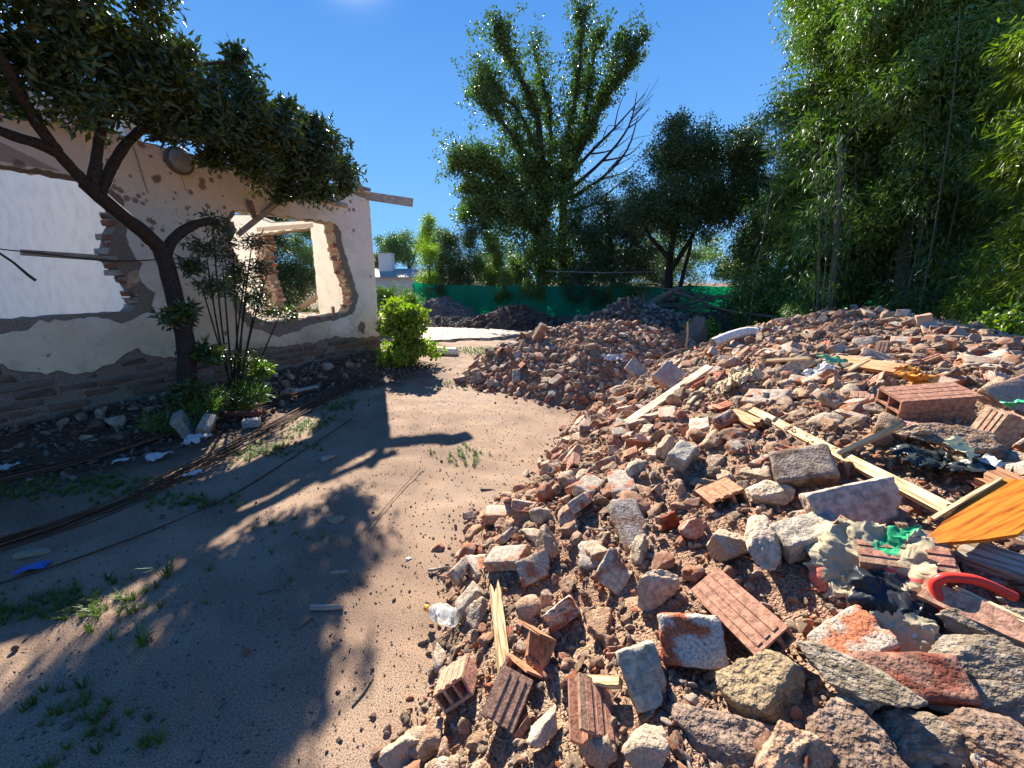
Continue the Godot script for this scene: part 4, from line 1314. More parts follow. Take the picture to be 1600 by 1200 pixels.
	limbs = [[limb([Vector2(10.0, 0), Vector2(9.6, 2.6), Vector2(9.3, 4.9), Vector2(9.4, 6.9), Vector2(9.2, 9.1)], D, 1.0, .2), .17, .05], [limb([Vector2(10.2, 0), Vector2(9.8, 2.0), Vector2(8.9, 3.3), Vector2(8.4, 3.9)], D, 1.0, .2), .11, .03], [limb([Vector2(9.4, 3.9), Vector2(8.4, 5.5), Vector2(7.6, 6.7)], D, 1.0, .3), .09, .03], [limb([Vector2(9.4, 5.5), Vector2(10.4, 7.0), Vector2(10.9, 9.0)], D, 1.0, .3), .09, .03]]
	bl = blobs_at([[8.3, 4.8, 1.2, 1.1], [8.3, 3.8, .8, .7], [8.2, 6.2, 1.2, 1.2], [8.5, 7.5, 1.3, 1.2], [8.5, 9.1, 1.6, 1.2], [9.8, 5.9, 1.4, 1.2], [9.9, 7.6, 1.5, 1.2], [7.8, 7.9, .7, .8], [9.7, 4.2, 1.0, .8], [9.9, 9.4, 1.6, 1.2], [8.9, 10.6, 1.6, 1.0]], D, 1.3, 84.0)
	tree("tall_bushy_tree", "tall bushy tree leaning out over the brushwood right of the spreading tree", "tree", Vector3(10.0, 0, -D), limbs, bl, long_leaf, M.leaf_mid, M.bark_pale, .75, 1.05, -.06, Color(.65, .75, .55), Color(1.6, 1.55, .95), 5)
	rng.seed = 551
	D = 9.6
	limbs = [[limb([Vector2(9.1, 0), Vector2(8.6, 2.8), Vector2(8.4, 4.5), Vector2(8.2, 6.6)], D, 1.0, .2), .14, .04], [limb([Vector2(8.6, 2.8), Vector2(9.3, 4.6), Vector2(9.6, 6.6)], D, 1.0, .3), .09, .03], [limb([Vector2(7.4, 0), Vector2(7.3, 2.2), Vector2(6.9, 4.0), Vector2(6.9, 4.6)], D, 1.0, .2), .08, .04]]
	bl = blobs_at([[8.3, 5.6, 1.1, .9], [8.8, 6.3, 1.3, .9], [8.9, 4.3, 1.0, .9], [8.5, 3.2, .8, .8], [9.7, 3.2, .9, 1.1], [9.9, 5.2, 1.1, 1.1], [8.9, 7.4, 1.4, .9], [7.8, 6.9, .9, .8], [10.2, 1.6, 1.2, 1.5], [10.4, 6.6, 1.3, 1.1], [10.8, 4.4, 1.2, 1.3]], D, 1.1, 84.0)
	tree("willowy_tree", "willowy grey-green tree in the top right corner above the bamboo", "tree", Vector3(9.0, 0, -D), limbs, bl, long_leaf, M.leaf_mid, M.bark_pale, .7, 1.0, -.06, Color(.7, .78, .65), Color(1.6, 1.55, 1.1), 6)
	rng.seed = 552
	D = 6.8
	bl = blobs_at([[8.0, 3.9, .45, .7], [8.1, 2.8, .5, .7], [8.3, 1.8, .5, .6], [8.2, .9, .5, .5], [7.9, 4.9, .4, .5], [8.9, 3.2, .8, 1.3], [8.9, 1.4, .8, 1.1], [8.7, 4.9, .7, .8]], D, .9, 125.0)
	tree("bright_bamboo", "sunlit yellow-green bamboo thicket at the right edge", "bamboo", Vector3(8.3, 0, -D), [[[Vector3(8.3, 0, -6.8), Vector3(8.2, 2.5, -6.8), Vector3(7.9, 5.2, -6.7)], .014, .006], [[Vector3(8.5, 0, -7.0), Vector3(8.3, 2.5, -7.0), Vector3(8.0, 4.8, -6.9)], .014, .006], [[Vector3(8.4, 0, -6.4), Vector3(8.4, 2.2, -6.5), Vector3(8.1, 4.2, -6.6)], .014, .006]], bl, bamboo_leaf, M.leaf_bright, M.bark_pale, .65, 1.05, -.04, Color(.55, .7, .5), Color(1.2, 1.1, .8), 7)
	build_creepers(fine_leaf)
	# clump of bamboo canes
	rng.seed = 553
	var clump := thing("bamboo_clump", "clump of thin grey-green bamboo canes in shade behind the heap", "bamboo", Transform3D(Basis(), Vector3(8.0, 0, -9.4)))
	var xfs := []
	var cc := []
	for i in 26:
		var x := rf(-1.9, 1.5)
		var z := rf(-1.4, 1.2)
		var lean := Vector3(rf(-.7, .5), 0, rf(-.4, .5))
		var h := rf(3.4, 6.8)
		if i > 21:
			lean = Vector3(rf(1.2, 2.4), 0, rf(.4, 1.4))
			h = rf(1.8, 2.6)
		var pts := curve([Vector3(x, 0, z), Vector3(x, h * .4, z) + lean * .25, Vector3(x, h * .75, z) + lean * .65, Vector3(x, h, z) + lean * 1.15], 3)
		var st := mb()
		tube(st, pts, rf(.013, .026), .006, 6)
		piece("cane", done(st), M.bark_pale, clump)
		for k in 22:
			var t := rf(.15, 1.0)
			xfs.append(Transform3D(Basis(Vector3.UP, rf(0, TAU)).scaled(Vector3.ONE * rf(.7, 1.15)), (pts[int(t * (pts.size() - 1))] as Vector3) + rv() * .42))
			cc.append(Color(.7, .8, .6) * rf(.6, 1.3))
	many("foliage", bamboo_leaf[0], M.leaf_mid, xfs, cc, clump)
	rng.seed = 554
	bl = blobs_at([[8.8, 1.6, 2.4, 1.6], [9.6, 3.0, 2.2, 1.6], [11.2, 2.6, 2.2, 2.4], [7.4, 1.2, 1.2, 1.1], [12.5, 4.4, 2.2, 2.6], [12.0, 7.5, 2.4, 2.2], [9.4, 5.2, 2.0, 1.4]], 11.5, 1.2, 40.0)
	tree("undergrowth_thicket", "dark tangled thicket behind the bamboo canes", "thicket", Vector3(9.5, 0, -11.5), [], bl, long_leaf, M.leaf_mid, M.bark_grey, .8, 1.2, -.06, Color(.5, .6, .45), Color(1.4, 1.4, .8), 8)
	# weeds along the back of the near heap
	for i in 9:
		rng.seed = 560 + i
		var x: float = [4.7, 5.3, 5.9, 6.4, 5.6, 6.9, 4.2, 4.9, 6.6][i]
		var z: float = [-7.7, -7.9, -7.6, -7.2, -8.4, -6.5, -9.6, -10.2, -5.6][i]
		var k: float = .45 if i == 6 or i == 7 else .62 if i < 2 else 1.0
		bl = [[Vector3(x, .55 * k, z), Vector3(.42, .5, .4) * k, int(42 * k)], [Vector3(x + rf(-.2, .2) * k, .95 * k, z), Vector3(.22, .35, .22) * k, int(16 * k)]]
		tree("weed_clump", ["tall weeds right of the log end behind the near heap", "weeds behind the crest of the near heap", "leafy weeds behind the near heap at the foot of the bamboo", "weeds at the foot of the bright bamboo", "weeds in the shade under the bamboo canes", "broad weeds beside the pink wall slab", "small bright weed by the brushwood, in the dip", "second bright weed by the brushwood, further back", "leafy weeds at the right edge behind the pink slab"][i], "weed", Vector3(x, 0, z), [], bl, bamboo_leaf if i < 6 else round_leaf, M.leaf_bright if i != 4 else M.leaf_mid, M.bark_grey, .45, .8, -.6, Color(.6, .75, .5), Color(1.0, 1.0, .8), 60 + i)

func build_creepers(spray: Array) -> void:
	var where := [[-3.6, 1.0, -19.9, .5, .45], [-.4, .9, -19.4, .5, .5], [1.0, 1.3, -19.2, .9, .35], [3.4, 1.1, -18.9, 1.2, .5], [5.2, 1.25, -18.6, 1.0, .4], [8.6, 1.2, -18.1, 1.2, .45], [11.3, 1.0, -17.6, 1.2, .6], [13.4, .9, -17.2, 1.1, .8]]
	for i in where.size():
		if i == 5 or i == 6: continue   # the net is bare there
		var w: Array = where[i]
		rng.seed = 580 + i
		tree("creeper", ["creeper on the net at its left end", "creeper hanging on the net below the poplar's left side", "creeper along the net's top at the poplar's foot", "creeper over the net behind the uprooted stump", "creeper over the net left of the round tree's trunk", "creeper over the net right of the round tree's trunk", "creeper over the net behind the brushwood's right end", "creeper smothering the right end of the net"][i], "creeper", Vector3(w[0], 0, w[2] + .25), [], [[Vector3(w[0], w[1], w[2] + .12), Vector3(w[3], w[4], .22), int(90 * w[3])]], spray, M.leaf_mid if i % 3 else M.leaf_dark, M.bark_dark, .4, .75, -.1, Color(.5, .6, .45), Color(1.0, 1.0, .8), 80 + i)

func build_leaning_tree() -> void:
	rng.seed = 600
	var T := [
		[[Vector3(-3.74, -.1, -4.42), Vector3(-3.70, .35, -4.50), Vector3(-3.66, .9, -4.57), Vector3(-3.67, 1.4, -4.56), Vector3(-3.65, 1.86, -4.49), Vector3(-3.65, 2.02, -4.37), Vector3(-3.66, 2.21, -4.11), Vector3(-3.67, 2.42, -3.83)], .105, .058],
		[[Vector3(-3.67, 2.40, -3.86), Vector3(-3.65, 2.62, -3.64), Vector3(-3.61, 2.83, -3.47), Vector3(-3.49, 3.05, -3.27), Vector3(-3.4, 3.4, -3.0)], .05, .026],
		[[Vector3(-3.65, 2.60, -3.66), Vector3(-3.65, 2.63, -3.51), Vector3(-3.61, 2.63, -3.24), Vector3(-3.5, 2.7, -2.8)], .045, .03],
		[[Vector3(-3.67, 2.40, -3.88), Vector3(-3.63, 2.55, -3.92), Vector3(-3.60, 2.79, -3.98), Vector3(-3.55, 3.08, -4.09), Vector3(-3.4, 3.5, -4.3)], .05, .026],
		[[Vector3(-3.66, 2.36, -3.95), Vector3(-3.65, 2.46, -4.0), Vector3(-3.61, 2.78, -4.2), Vector3(-3.52, 3.03, -4.4), Vector3(-3.25, 3.43, -4.75), Vector3(-3.04, 3.40, -5.3), Vector3(-2.8, 3.32, -6.0), Vector3(-2.75, 3.35, -6.7)], .05, .018],
		[[Vector3(-3.65, 1.84, -4.50), Vector3(-3.60, 2.03, -4.59), Vector3(-3.51, 2.2, -4.79), Vector3(-3.40, 2.28, -4.95)], .058, .042],
		[[Vector3(-3.55, 3.1, -4.1), Vector3(-3.2, 3.5, -4.4), Vector3(-2.9, 3.8, -4.9)], .03, .012], [[Vector3(-3.04, 3.36, -5.21), Vector3(-2.8, 3.2, -5.8), Vector3(-2.75, 3.05, -6.6)], .02, .008], [[Vector3(-3.25, 3.43, -4.75), Vector3(-3.0, 3.6, -5.4), Vector3(-2.7, 3.65, -6.2)], .025, .01],
	]
	# leafy volumes: centre, radii
	var V := [
		[-3.44, 3.30, -3.38, .50, .48, .5], [-3.42, 3.34, -3.75, .45, .48, .45], [-3.39, 3.38, -4.05, .45, .46, .45], [-3.32, 3.36, -4.35, .48, .46, .42], [-3.24, 3.30, -4.62, .48, .50, .40],
		[-3.16, 3.38, -4.95, .48, .50, .40], [-3.06, 3.46, -5.25, .46, .60, .42], [-2.99, 3.34, -5.55, .46, .58, .42], [-2.92, 3.22, -5.95, .44, .54, .42], [-2.84, 3.22, -6.30, .42, .56, .42], [-2.78, 3.26, -6.65, .38, .50, .40], [-2.74, 3.34, -7.05, .34, .36, .40],
		[-3.42, 3.85, -3.41, .55, .40, .5], [-3.35, 3.82, -3.82, .5, .30, .45], [-3.2, 3.95, -2.9, .6, .4, .5], [-3.0, 3.7, -2.6, .5, .4, .5], [-3.1, 3.85, -5.3, .26, .22, .3], [-2.8, 3.72, -6.2, .22, .16, .26], [-3.3, 2.95, -5.2, .22, .16, .22], [-2.95, 2.72, -6.1, .22, .16, .24],
		[-3.45, 3.60, -6.3, .42, .34, .42], [-3.3, 3.50, -6.9, .36, .30, .38], [-3.7, 3.70, -5.6, .42, .34, .42], [-3.9, 3.80, -5.1, .42, .34, .42],
	]
	var bl := []
	for v in V: bl.append([Vector3(v[0], v[1], v[2]), Vector3(v[3], v[4], v[5]), int(400.0 * (v[3] * v[4] + v[4] * v[5] + v[3] * v[5]) / 1.6)])
	# tufts on the trunk
	bl.append([Vector3(-3.58, 1.25, -4.55), Vector3(.20, .12, .20), 26])
	bl.append([Vector3(-3.5, .82, -4.65), Vector3(.20, .10, .22), 24])
	bl.append([Vector3(-3.52, 1.75, -4.6), Vector3(.08, .14, .1), 7])
	bl.append([Vector3(-3.6, .35, -4.4), Vector3(.32, .22, .3), 40])
	var sprays := [leaf_spray(71, 17, .085, .030, .085, -.15), leaf_spray(72, 15, .09, .032, .085, -.1), leaf_spray(73, 16, .08, .028, .075, -.2)]
	tree("leaning_tree", "dark leaning tree with forked trunk and flat crown in front of the house", "tree", Vector3(-3.74, 0, -4.42), T, bl, sprays, M.leaf_glossy, M.bark_dark, .85, 1.25, .09, Color(.8, .85, .75), Color(1.3, 1.3, .95), 9)
	# thin-stemmed shrub beside it
	rng.seed = 610
	var L := []
	var tops := [[-3.59, 2.25, -5.22], [-3.37, 2.1, -5.6], [-3.30, 1.75, -5.75], [-3.25, 1.15, -5.8], [-3.44, 1.65, -5.45], [-3.57, 1.75, -5.25], [-3.5, 2.0, -5.4], [-3.68, 1.5, -5.0], [-3.35, 1.45, -5.3], [-3.45, 1.3, -5.6], [-3.6, 1.9, -5.05]]
	for t in tops:
		var b := Vector3(-3.50 + rf(-.07, .07), .05, -4.98 + rf(-.08, .08))
		var e := Vector3(t[0], t[1], t[2])
		L.append([[b, b.lerp(e, .45) + Vector3(rf(-.04, .04), .05, rf(-.04, .04)), e], .015, .006])
	bl = []
	for t in tops: bl.append([Vector3(t[0], t[1] + .02, t[2]), Vector3(.20, .10, .22), 13])
	bl.append([Vector3(-3.40, .50, -5.2), Vector3(.16, .22, .2), 26])
	tree("thin_stemmed_shrub", "thin upright shrub with many bare stems beside the leaning trunk", "shrub", Vector3(-3.5, 0, -4.98), L, bl, [leaf_spray(74, 22, .075, .017, .14, .4, .5), leaf_spray(75, 20, .08, .016, .15, .4, .5)], M.leaf_glossy, M.bark_dark, .8, 1.2, -.6, Color(.8, .85, .8), Color(1.3, 1.3, 1.0), 10)
	rng.seed = 611
	tree("sunlit_sprig", "small sunlit sprig of yellow-green leaves at the shrub's foot", "plant", Vector3(-3.25, 0, -5.2), [], [[Vector3(-3.25, .42, -5.25), Vector3(.14, .24, .14), 30]], [leaf_spray(76, 14, .05, .028, .07, .3)], M.leaf_bright, M.bark_dark, .8, 1.2, -.6, Color(.8, .9, .8), Color(1.1, 1.1, .9), 11)
	# grass growing at the trunk's foot
	rng.seed = 612
	tree("trunk_foot_weeds", "dark weeds crowding the foot of the leaning trunk", "weed", Vector3(-3.5, 0, -4.5), [], [[Vector3(-3.55, .22, -4.35), Vector3(.35, .2, .4), 60], [Vector3(-3.3, .2, -4.85), Vector3(.3, .18, .3), 40]], [leaf_spray(77, 18, .11, .014, .09, -.6)], M.leaf_mid, M.bark_dark, .8, 1.2, -.6, Color(.7, .8, .6), Color(1.0, 1.0, .8), 12)

# ------------------------------------------------------------------ rubble
# where single finds lie, so that no loose rubble is set on top of them: x, z, radius
const KEEP := [[0.503, -0.941, 0.09], [0.35, -0.864, 0.09], [0.633, -0.95, 0.09], [-0.202, -1.187, 0.09], [0.06, -1.165, 0.09], [0, -1.02, 0.09], [0.212, -0.841, 0.09], [1.06, -0.965, 0.09], [2.05, -1.95, 0.09], [1.945, -1.55, 0.09], [0.838, -0.817, 0.09], [0.86, -0.7, 0.09], [0.108, -1.564, 0.09], [0.387, -1.33, 0.09], [1.128, -1.458, 0.09], [0.153, -1.653, 0.09], [1.091, -1.17, 0.09], [0.988, -1.432, 0.09], [0.927, -1.129, 0.09], [0.735, -1.216, 0.09], [0.795, -1.142, 0.09], [0.74, -0.71, 0.09], [0.609, -0.769, 0.09], [0.487, -0.72, 0.09], [1.062, -0.737, 0.09], [0.975, -0.698, 0.09], [0.943, -0.637, 0.09], [1.067, -0.977, 0.09], [0.69, -1.386, 0.09], [0.633, -1.462, 0.09], [0.807, -2.005, 0.09], [0.82, -1.837, 0.09], [0.483, -1.143, 0.09], [0.09, -0.877, 0.09], [0.216, -0.771, 0.09], [0.312, -0.719, 0.09], [-0.194, -1.61, 0.09], [2.55, -1.98, 0.09], [1.737, -1.481, 0.09], [1.6, -5.1, 0.09], [1.43, -3.64, 0.09], [0.454, -6.757, 0.09], [1.373, -2.1, 0.06], [1.345, -1.9, 0.06], [1.32, -1.7, 0.06], [1.3, -1.5, 0.06], [1.27, -1.25, 0.06], [1.37, -1.47, 0.08], [-0.03, -1.2, 0.04], [-0.06, -1.4, 0.04], [-0.08, -1.55, 0.04], [0.25, -0.88, 0.05], [1, -3.15, 0.05], [1.2, -3.28, 0.05], [1.4, -3.4, 0.05], [1.6, -3.53, 0.05], [1.05, -0.77, 0.1], [1.01, -0.82, 0.07], [1.2, -1, 0.1], [1.35, -1.02, 0.12], [0.962, -0.967, 0.12], [0.909, -0.8, 0.08], [0.955, -0.865, 0.09], [1.54, -1.34, 0.15], [1.59, -1.36, 0.08], [2.32, -3.03, 0.11], [2.33, -2.3, 0.09], [2.55, -1.98, 0.3], [-0.33, -1.6, 0.13]]

const MARKS := [[.503, -.941, "white-capped red brick"], [.35, -.864, "square concrete lump"], [.633, -.95, "long red hollow block"], [-.202, -1.187, "small three-holed block"], [.06, -1.165, "split channel block"], [-.05, -1.4, "upright wood splinter"], [-.33, -1.6, "clear bottle"], [.153, -1.653, "dark grey boulder"], [.108, -1.564, "half-buried red brick"], [.387, -1.33, "tilted brick tile"], [.735, -1.216, "dark upright stone"], [.988, -1.432, "pinkish mortar slab"], [1.091, -1.17, "biggest plaster slab"], [1.128, -1.458, "brown weathered block"], [.82, -1.837, "oblong mortar block"], [.69, -1.386, "dusty red stone"], [1.32, -1.7, "long pale batten"], [1.27, -2.13, "split reddish plank"], [1.36, -3.38, "long white board"], [1.43, -3.64, "pink square tile"], [2.05, -1.95, "largest clay block"], [1.737, -1.481, "earth-crusted slab"], [1.54, -1.34, "black plastic sheet"], [2.32, -3.03, "white bag"], [2.55, -3.83, "yellow board"], [2.62, -4.77, "drain pipe"], [2.33, -2.30, "orange wrapper"], [.33, -3.0, "pale plank at the heap's foot"], [1.6, -2.95, "tan sacking"], [.212, -.841, "standing ribbed shard"], [1.0, -.95, "paper sack"], [1.6, -5.1, "grey-green tile"], [.454, -6.757, "pointing brick"], [1.49, -5.88, "grey cloth"], [-.85, -6.6, "lone brick on the dirt"]]

func whereabouts(x: float, z: float, heap_no: int) -> String:   # what it lies by, told by the nearest thing that stands out
	var best := 1e9
	var mark: Array = MARKS[0]
	for k in MARKS:
		var d := Vector2(x - k[0], z - k[1]).length()
		if d < best:
			best = d
			mark = k
	var dx: float = x - mark[0]
	var dz: float = z - mark[1]
	var side := ("right of" if dx > 0 else "left of") if absf(dx) > absf(dz) else ("in front of" if dz > 0 else "behind")
	if best > 1.1 and heap_no == 0: return ("high up, far " if z < -3.5 else "well ") + side + " the " + mark[2]
	return ("close " if best < .22 and side != "in front of" and side != "behind" else "just " if best < .22 else "") + side + " the " + mark[2]

func kept(x: float, z: float, r: float) -> bool:
	for k in KEEP:
		if Vector2(x - k[0], z - k[1]).length() < k[2] + r * .55: return true
	return false

func build_rubble() -> void:
	var grey1 := Color(1.0, 1.0, 1.0)
	var grey2 := Color(.72, .66, .62)
	var chunks := []
	for i in 16: chunks.append(rock_mesh(200 + i, 3 if i < 12 else 2, Vector3(1, [.55, .75, .65, .45][i % 4], [.75, .85, .62, .9][(i / 2) % 4]), 9 + i % 5, .10 + .03 * (i % 3), grey1, grey2, .5 if i % 3 == 0 else 0.0))
	var reds := []
	var brick_cols := [Color(.55, .21, .11), Color(.48, .18, .10), Color(.57, .29, .17), Color(.43, .20, .125), Color(.60, .33, .21)]
	var mort := Color(.58, .48, .39)
	for i in 8: reds.append(rock_mesh(240 + i, 3, Vector3(1, .65, .8), 10, .10, brick_cols[i % 5], brick_cols[(i + 2) % 5].lerp(mort, .55), .5 if i % 2 else 0.0))
	var bits := []
	for i in 10: bits.append(brick_mesh(260 + i, Vector3(.23, .062, .11), rf(-.6, .5) if i < 8 else 1.0, brick_cols[i % 5], mort, .44, 7))
	var shards := []
	for i in 10:
		rng.seed = 280 + i
		shards.append(clay_block_mesh(280 + i, rf(.09, .2), rf(.08, .15), rf(.05, .08), 1 + i % 3, 1, .35, [[1], [1, 2], [0, 3], [1, 4], [0, 2], [1, 2, 3], [0], [], [1, 3], [0, 2, 4]][i]))
	# throw the pieces
	rng.seed = 700
	var cand := []
	for heap_no in 2:
		var want: int = [14000, 4200][heap_no]
		var made := 0
		var tries := 0
		while made < want and tries < 140000:
			tries += 1
			var x := rf(-.9, 6.2) if heap_no == 0 else rf(-1.4, 4.1)
			var z := rf(-7.4, -.25) if heap_no == 0 else rf(-9.2, -4.7)
			var d := inside(NEAR_FOOT if heap_no == 0 else FAR_FOOT, Vector2(x, z))
			if d < -.4: continue
			if d < 0 and rng.randf() > pow(1.0 + d / .4, 4.0) * .4: continue
			if heap_no == 1 and inside(NEAR_FOOT, Vector2(x, z)) > .2: continue
			# larger near the foot and on the near flank, as rubble rolls
			var s := .018 + .066 * pow(rng.randf(), 2.3) + (.012 * exp(-absf(d - .5)) if heap_no == 0 else .014)
			if d < 0: s *= .65
			if z > -.75 and x < .9 and heap_no == 0: s = minf(s, .06)
			var dist := Vector3(x, top_h(x, z) - 1.6, z).length()
			if dist < .75: continue
			if s > .035 and kept(x, z, s): continue
			made += 1
			cand.append({"x": x, "z": z, "s": s, "px": s / dist, "heap": heap_no, "kind": rng.randf()})
	cand.sort_custom(func(a, b): return a.px > b.px)
	# keep larger pieces from standing inside one another
	var cells := {}
	var kept_list := []
	for c in cand:
		var key := Vector2i(int(floor(c.x / .2)), int(floor(c.z / .2)))
		var ok := true
		if c.s > .032:
			for dx in [-1, 0, 1]:
				for dz in [-1, 0, 1]:
					for o in cells.get(key + Vector2i(dx, dz), []):
						if Vector2(o.x - c.x, o.z - c.z).length() < (o.s + c.s) * .50: ok = false
		if not ok: continue
		if not cells.has(key): cells[key] = []
		cells[key].append(c)
		kept_list.append(c)
	var counts := {"mortar_chunk": 0, "brick_fragment": 0, "clay_block_shard": 0}
	var stuff := {}
	for c in kept_list:
		var k: float = c.kind
		var kind := "mortar_chunk"
		var lim_b := .54 if c.heap == 0 else .46
		if k > lim_b: kind = "brick_fragment"
		if k > .92: kind = "clay_block_shard"
		var n := top_n(c.x, c.z)
		var mesh: Mesh
		var m: Material
		var sc: float = c.s
		var b: Basis
		if kind == "mortar_chunk":
			mesh = chunks[rng.randi() % chunks.size()]
			m = M["mortar%d" % ([0, 1, 2, 3, 4, 5, 0, 1, 5, 4][rng.randi() % 10])]
			b = lay(n, rf(0, TAU), .9)
			if rng.randf() < .35: b = rbasis()
		elif kind == "brick_fragment":
			m = M["brick%d" % (rng.randi() % 4)]
			b = lay(n, rf(0, TAU), 1.0)
			if rng.randf() < .3: b = rbasis()
			if c.s > .04 and rng.randf() < .6:
				mesh = bits[rng.randi() % bits.size()]
				sc = clampf(c.s / .075, .5, 1.1)
			else: mesh = reds[rng.randi() % reds.size()]
		else:
			mesh = shards[rng.randi() % shards.size()]
			m = M["clay%d" % (rng.randi() % 3)]
			sc = clampf(c.s / .065, .35, 1.1)
			b = lay(n, rf(0, TAU), 1.3)
		var at: Vector3 = on(c.x, c.z) + n * c.s * rf(-.08, .34)
		var xf := Transform3D(b.scaled(Vector3.ONE * sc), at)
		if counts[kind] < [300, 300, 160][["mortar_chunk", "brick_fragment", "clay_block_shard"].find(kind)]:
			counts[kind] += 1
			var o := piece(kind, mesh, m, self, xf)
			var big := "large " if c.s > .052 else "fist-sized " if c.s > .034 else "small "
			var spot := whereabouts(c.x, c.z, c.heap)
			if kind == "mortar_chunk": tag(o, big + ["tan", "grey-brown", "pale", "dark brown", "pinkish tan", "reddish brown"][int(m.resource_name.right(1))] + " mortar chunk " + spot, "mortar chunk", "mortar chunks on the rubble heaps")
			elif kind == "brick_fragment": tag(o, big + ("broken brick end " if mesh in bits else "rounded red brick lump ") + spot, "brick fragment", "brick fragments on the rubble heaps")
			else: tag(o, big + ["orange", "red-brown", "salmon"][int(m.resource_name.right(1))] + " hollow-block shard " + spot, "block shard", "hollow-block shards on the rubble heaps")
		else:
			var key := [kind, mesh, m]
			if not stuff.has(key): stuff[key] = []
			stuff[key].append(xf)
	var heap_stuff := thing("loose_rubble", "mass of smaller loose rubble covering both heaps", "rubble")
	for key in stuff:
		var cols := []
		for x in stuff[key]: cols.append(Color.WHITE * rf(.75, 1.1))
		many(key[0] + "s", key[1], key[2], stuff[key], cols, heap_stuff)
	# small stones, crumbs and grit between them
	rng.seed = 710
	var small := [rock_mesh(320, 2, Vector3(1, .7, .85), 12, .08), rock_mesh(321, 2, Vector3(1, .38, .7), 10, .07, Color.WHITE, Color.WHITE, .6), rock_mesh(322, 2, Vector3(1, .6, .55), 12, .08)]
	var xfs := [[], [], []]
	var cs := [[], [], []]
	var tone := [Color(.56, .43, .32), Color(.48, .36, .265), Color(.64, .51, .39), Color(.53, .375, .27), Color(.42, .305, .215), Color(.58, .24, .13), Color(.62, .36, .235)]
	var put := 0
	var tries := 0
	while put < 85000 and tries < 400000:
		tries += 1
		var x := -.9 + 7.2 * pow(rng.randf(), 1.25)
		var z := -.3 - 9.0 * pow(rng.randf(), 1.5)
		var p := Vector2(x, z)
		if (z < -4.7 and x < 4.2) and rng.randf() < .5: p.x = rf(-1.3, 4.1)
		x = p.x
		var d := maxf(inside(NEAR_FOOT, p), inside(FAR_FOOT, p))
		if d < -.45: continue
		if d < 0 and rng.randf() > pow(1.0 + d / .45, 5.0) * .5: continue
		var dist := Vector2(x, z).length()
		if dist < .5: continue
		var s := lerpf(.004, .026, pow(rng.randf(), 2.7)) * clampf(.65 + dist * .12, .7, 1.4)
		var k := rng.randi() % 3
		xfs[k].append(Transform3D(rbasis().scaled(Vector3.ONE * s), on(x, z, s * rf(-.1, .5))))
		cs[k].append(tone[rng.randi() % 7] * rf(.7, 1.2))
		put += 1
	for k in 3: many("grit", small[k], M.rubble_stuff, xfs[k], cs[k], heap_stuff)

# ------------------------------------------------------------------ the finds one can name
func find(called: String, mesh: Mesh, m: Material, label: String, category: String, x: float, z: float, lift: float, yaw: float, roll := Vector3.ZERO, sc := Vector3.ONE) -> MeshInstance3D:
	var b := lay(top_n(x, z), deg_to_rad(yaw)) * Basis.from_euler(roll * PI / 180.0) * Basis.from_scale(sc)
	var o := piece(called, mesh, m, self, Transform3D(b, on(x, z, lift)))
	tag(o, label, category)
	return o

func plank_mesh(l: float, w: float, t: float, split := 0.0, seed_ := 1) -> ArrayMesh:
	rng.seed = 15000 + seed_
	var pts := PackedVector2Array([Vector2(-l / 2, -w / 2)])
	for i in range(1, 8): pts.append(Vector2(-l / 2 + l * i / 8.0, -w / 2 + rf(-.002, .002)))
	pts.append(Vector2(l / 2 - rf(0, split), -w / 2))
	for i in range(1, 6): pts.append(Vector2(l / 2 - rf(0, split), -w / 2 + w * i / 6.0))
	pts.append(Vector2(l / 2 - rf(0, split), w / 2))
	for i in range(1, 8): pts.append(Vector2(l / 2 - l * i / 8.0, w / 2 + rf(-.002, .002)))
	pts.append(Vector2(-l / 2 + rf(0, split * .6), w / 2))
	for i in range(1, 5): pts.append(Vector2(-l / 2 + rf(0, split * .6), w / 2 - w * i / 5.0))
	var st := mb()
	extrude(st, pts, -t / 2, t / 2)
	return done(st)

func plank(called: String, m: Material, label: String, category: String, p0: Vector3, p1: Vector3, w: float, t: float, roll: float, split: float, seed_: int) -> MeshInstance3D:
	var xf := along(p0, p1, top_n((p0.x + p1.x) / 2, (p0.z + p1.z) / 2), deg_to_rad(roll) - PI / 2)
	var o := piece(called, plank_mesh(p0.distance_to(p1), w, t, split, seed_), m, self, xf)
	tag(o, label, category)
	return o

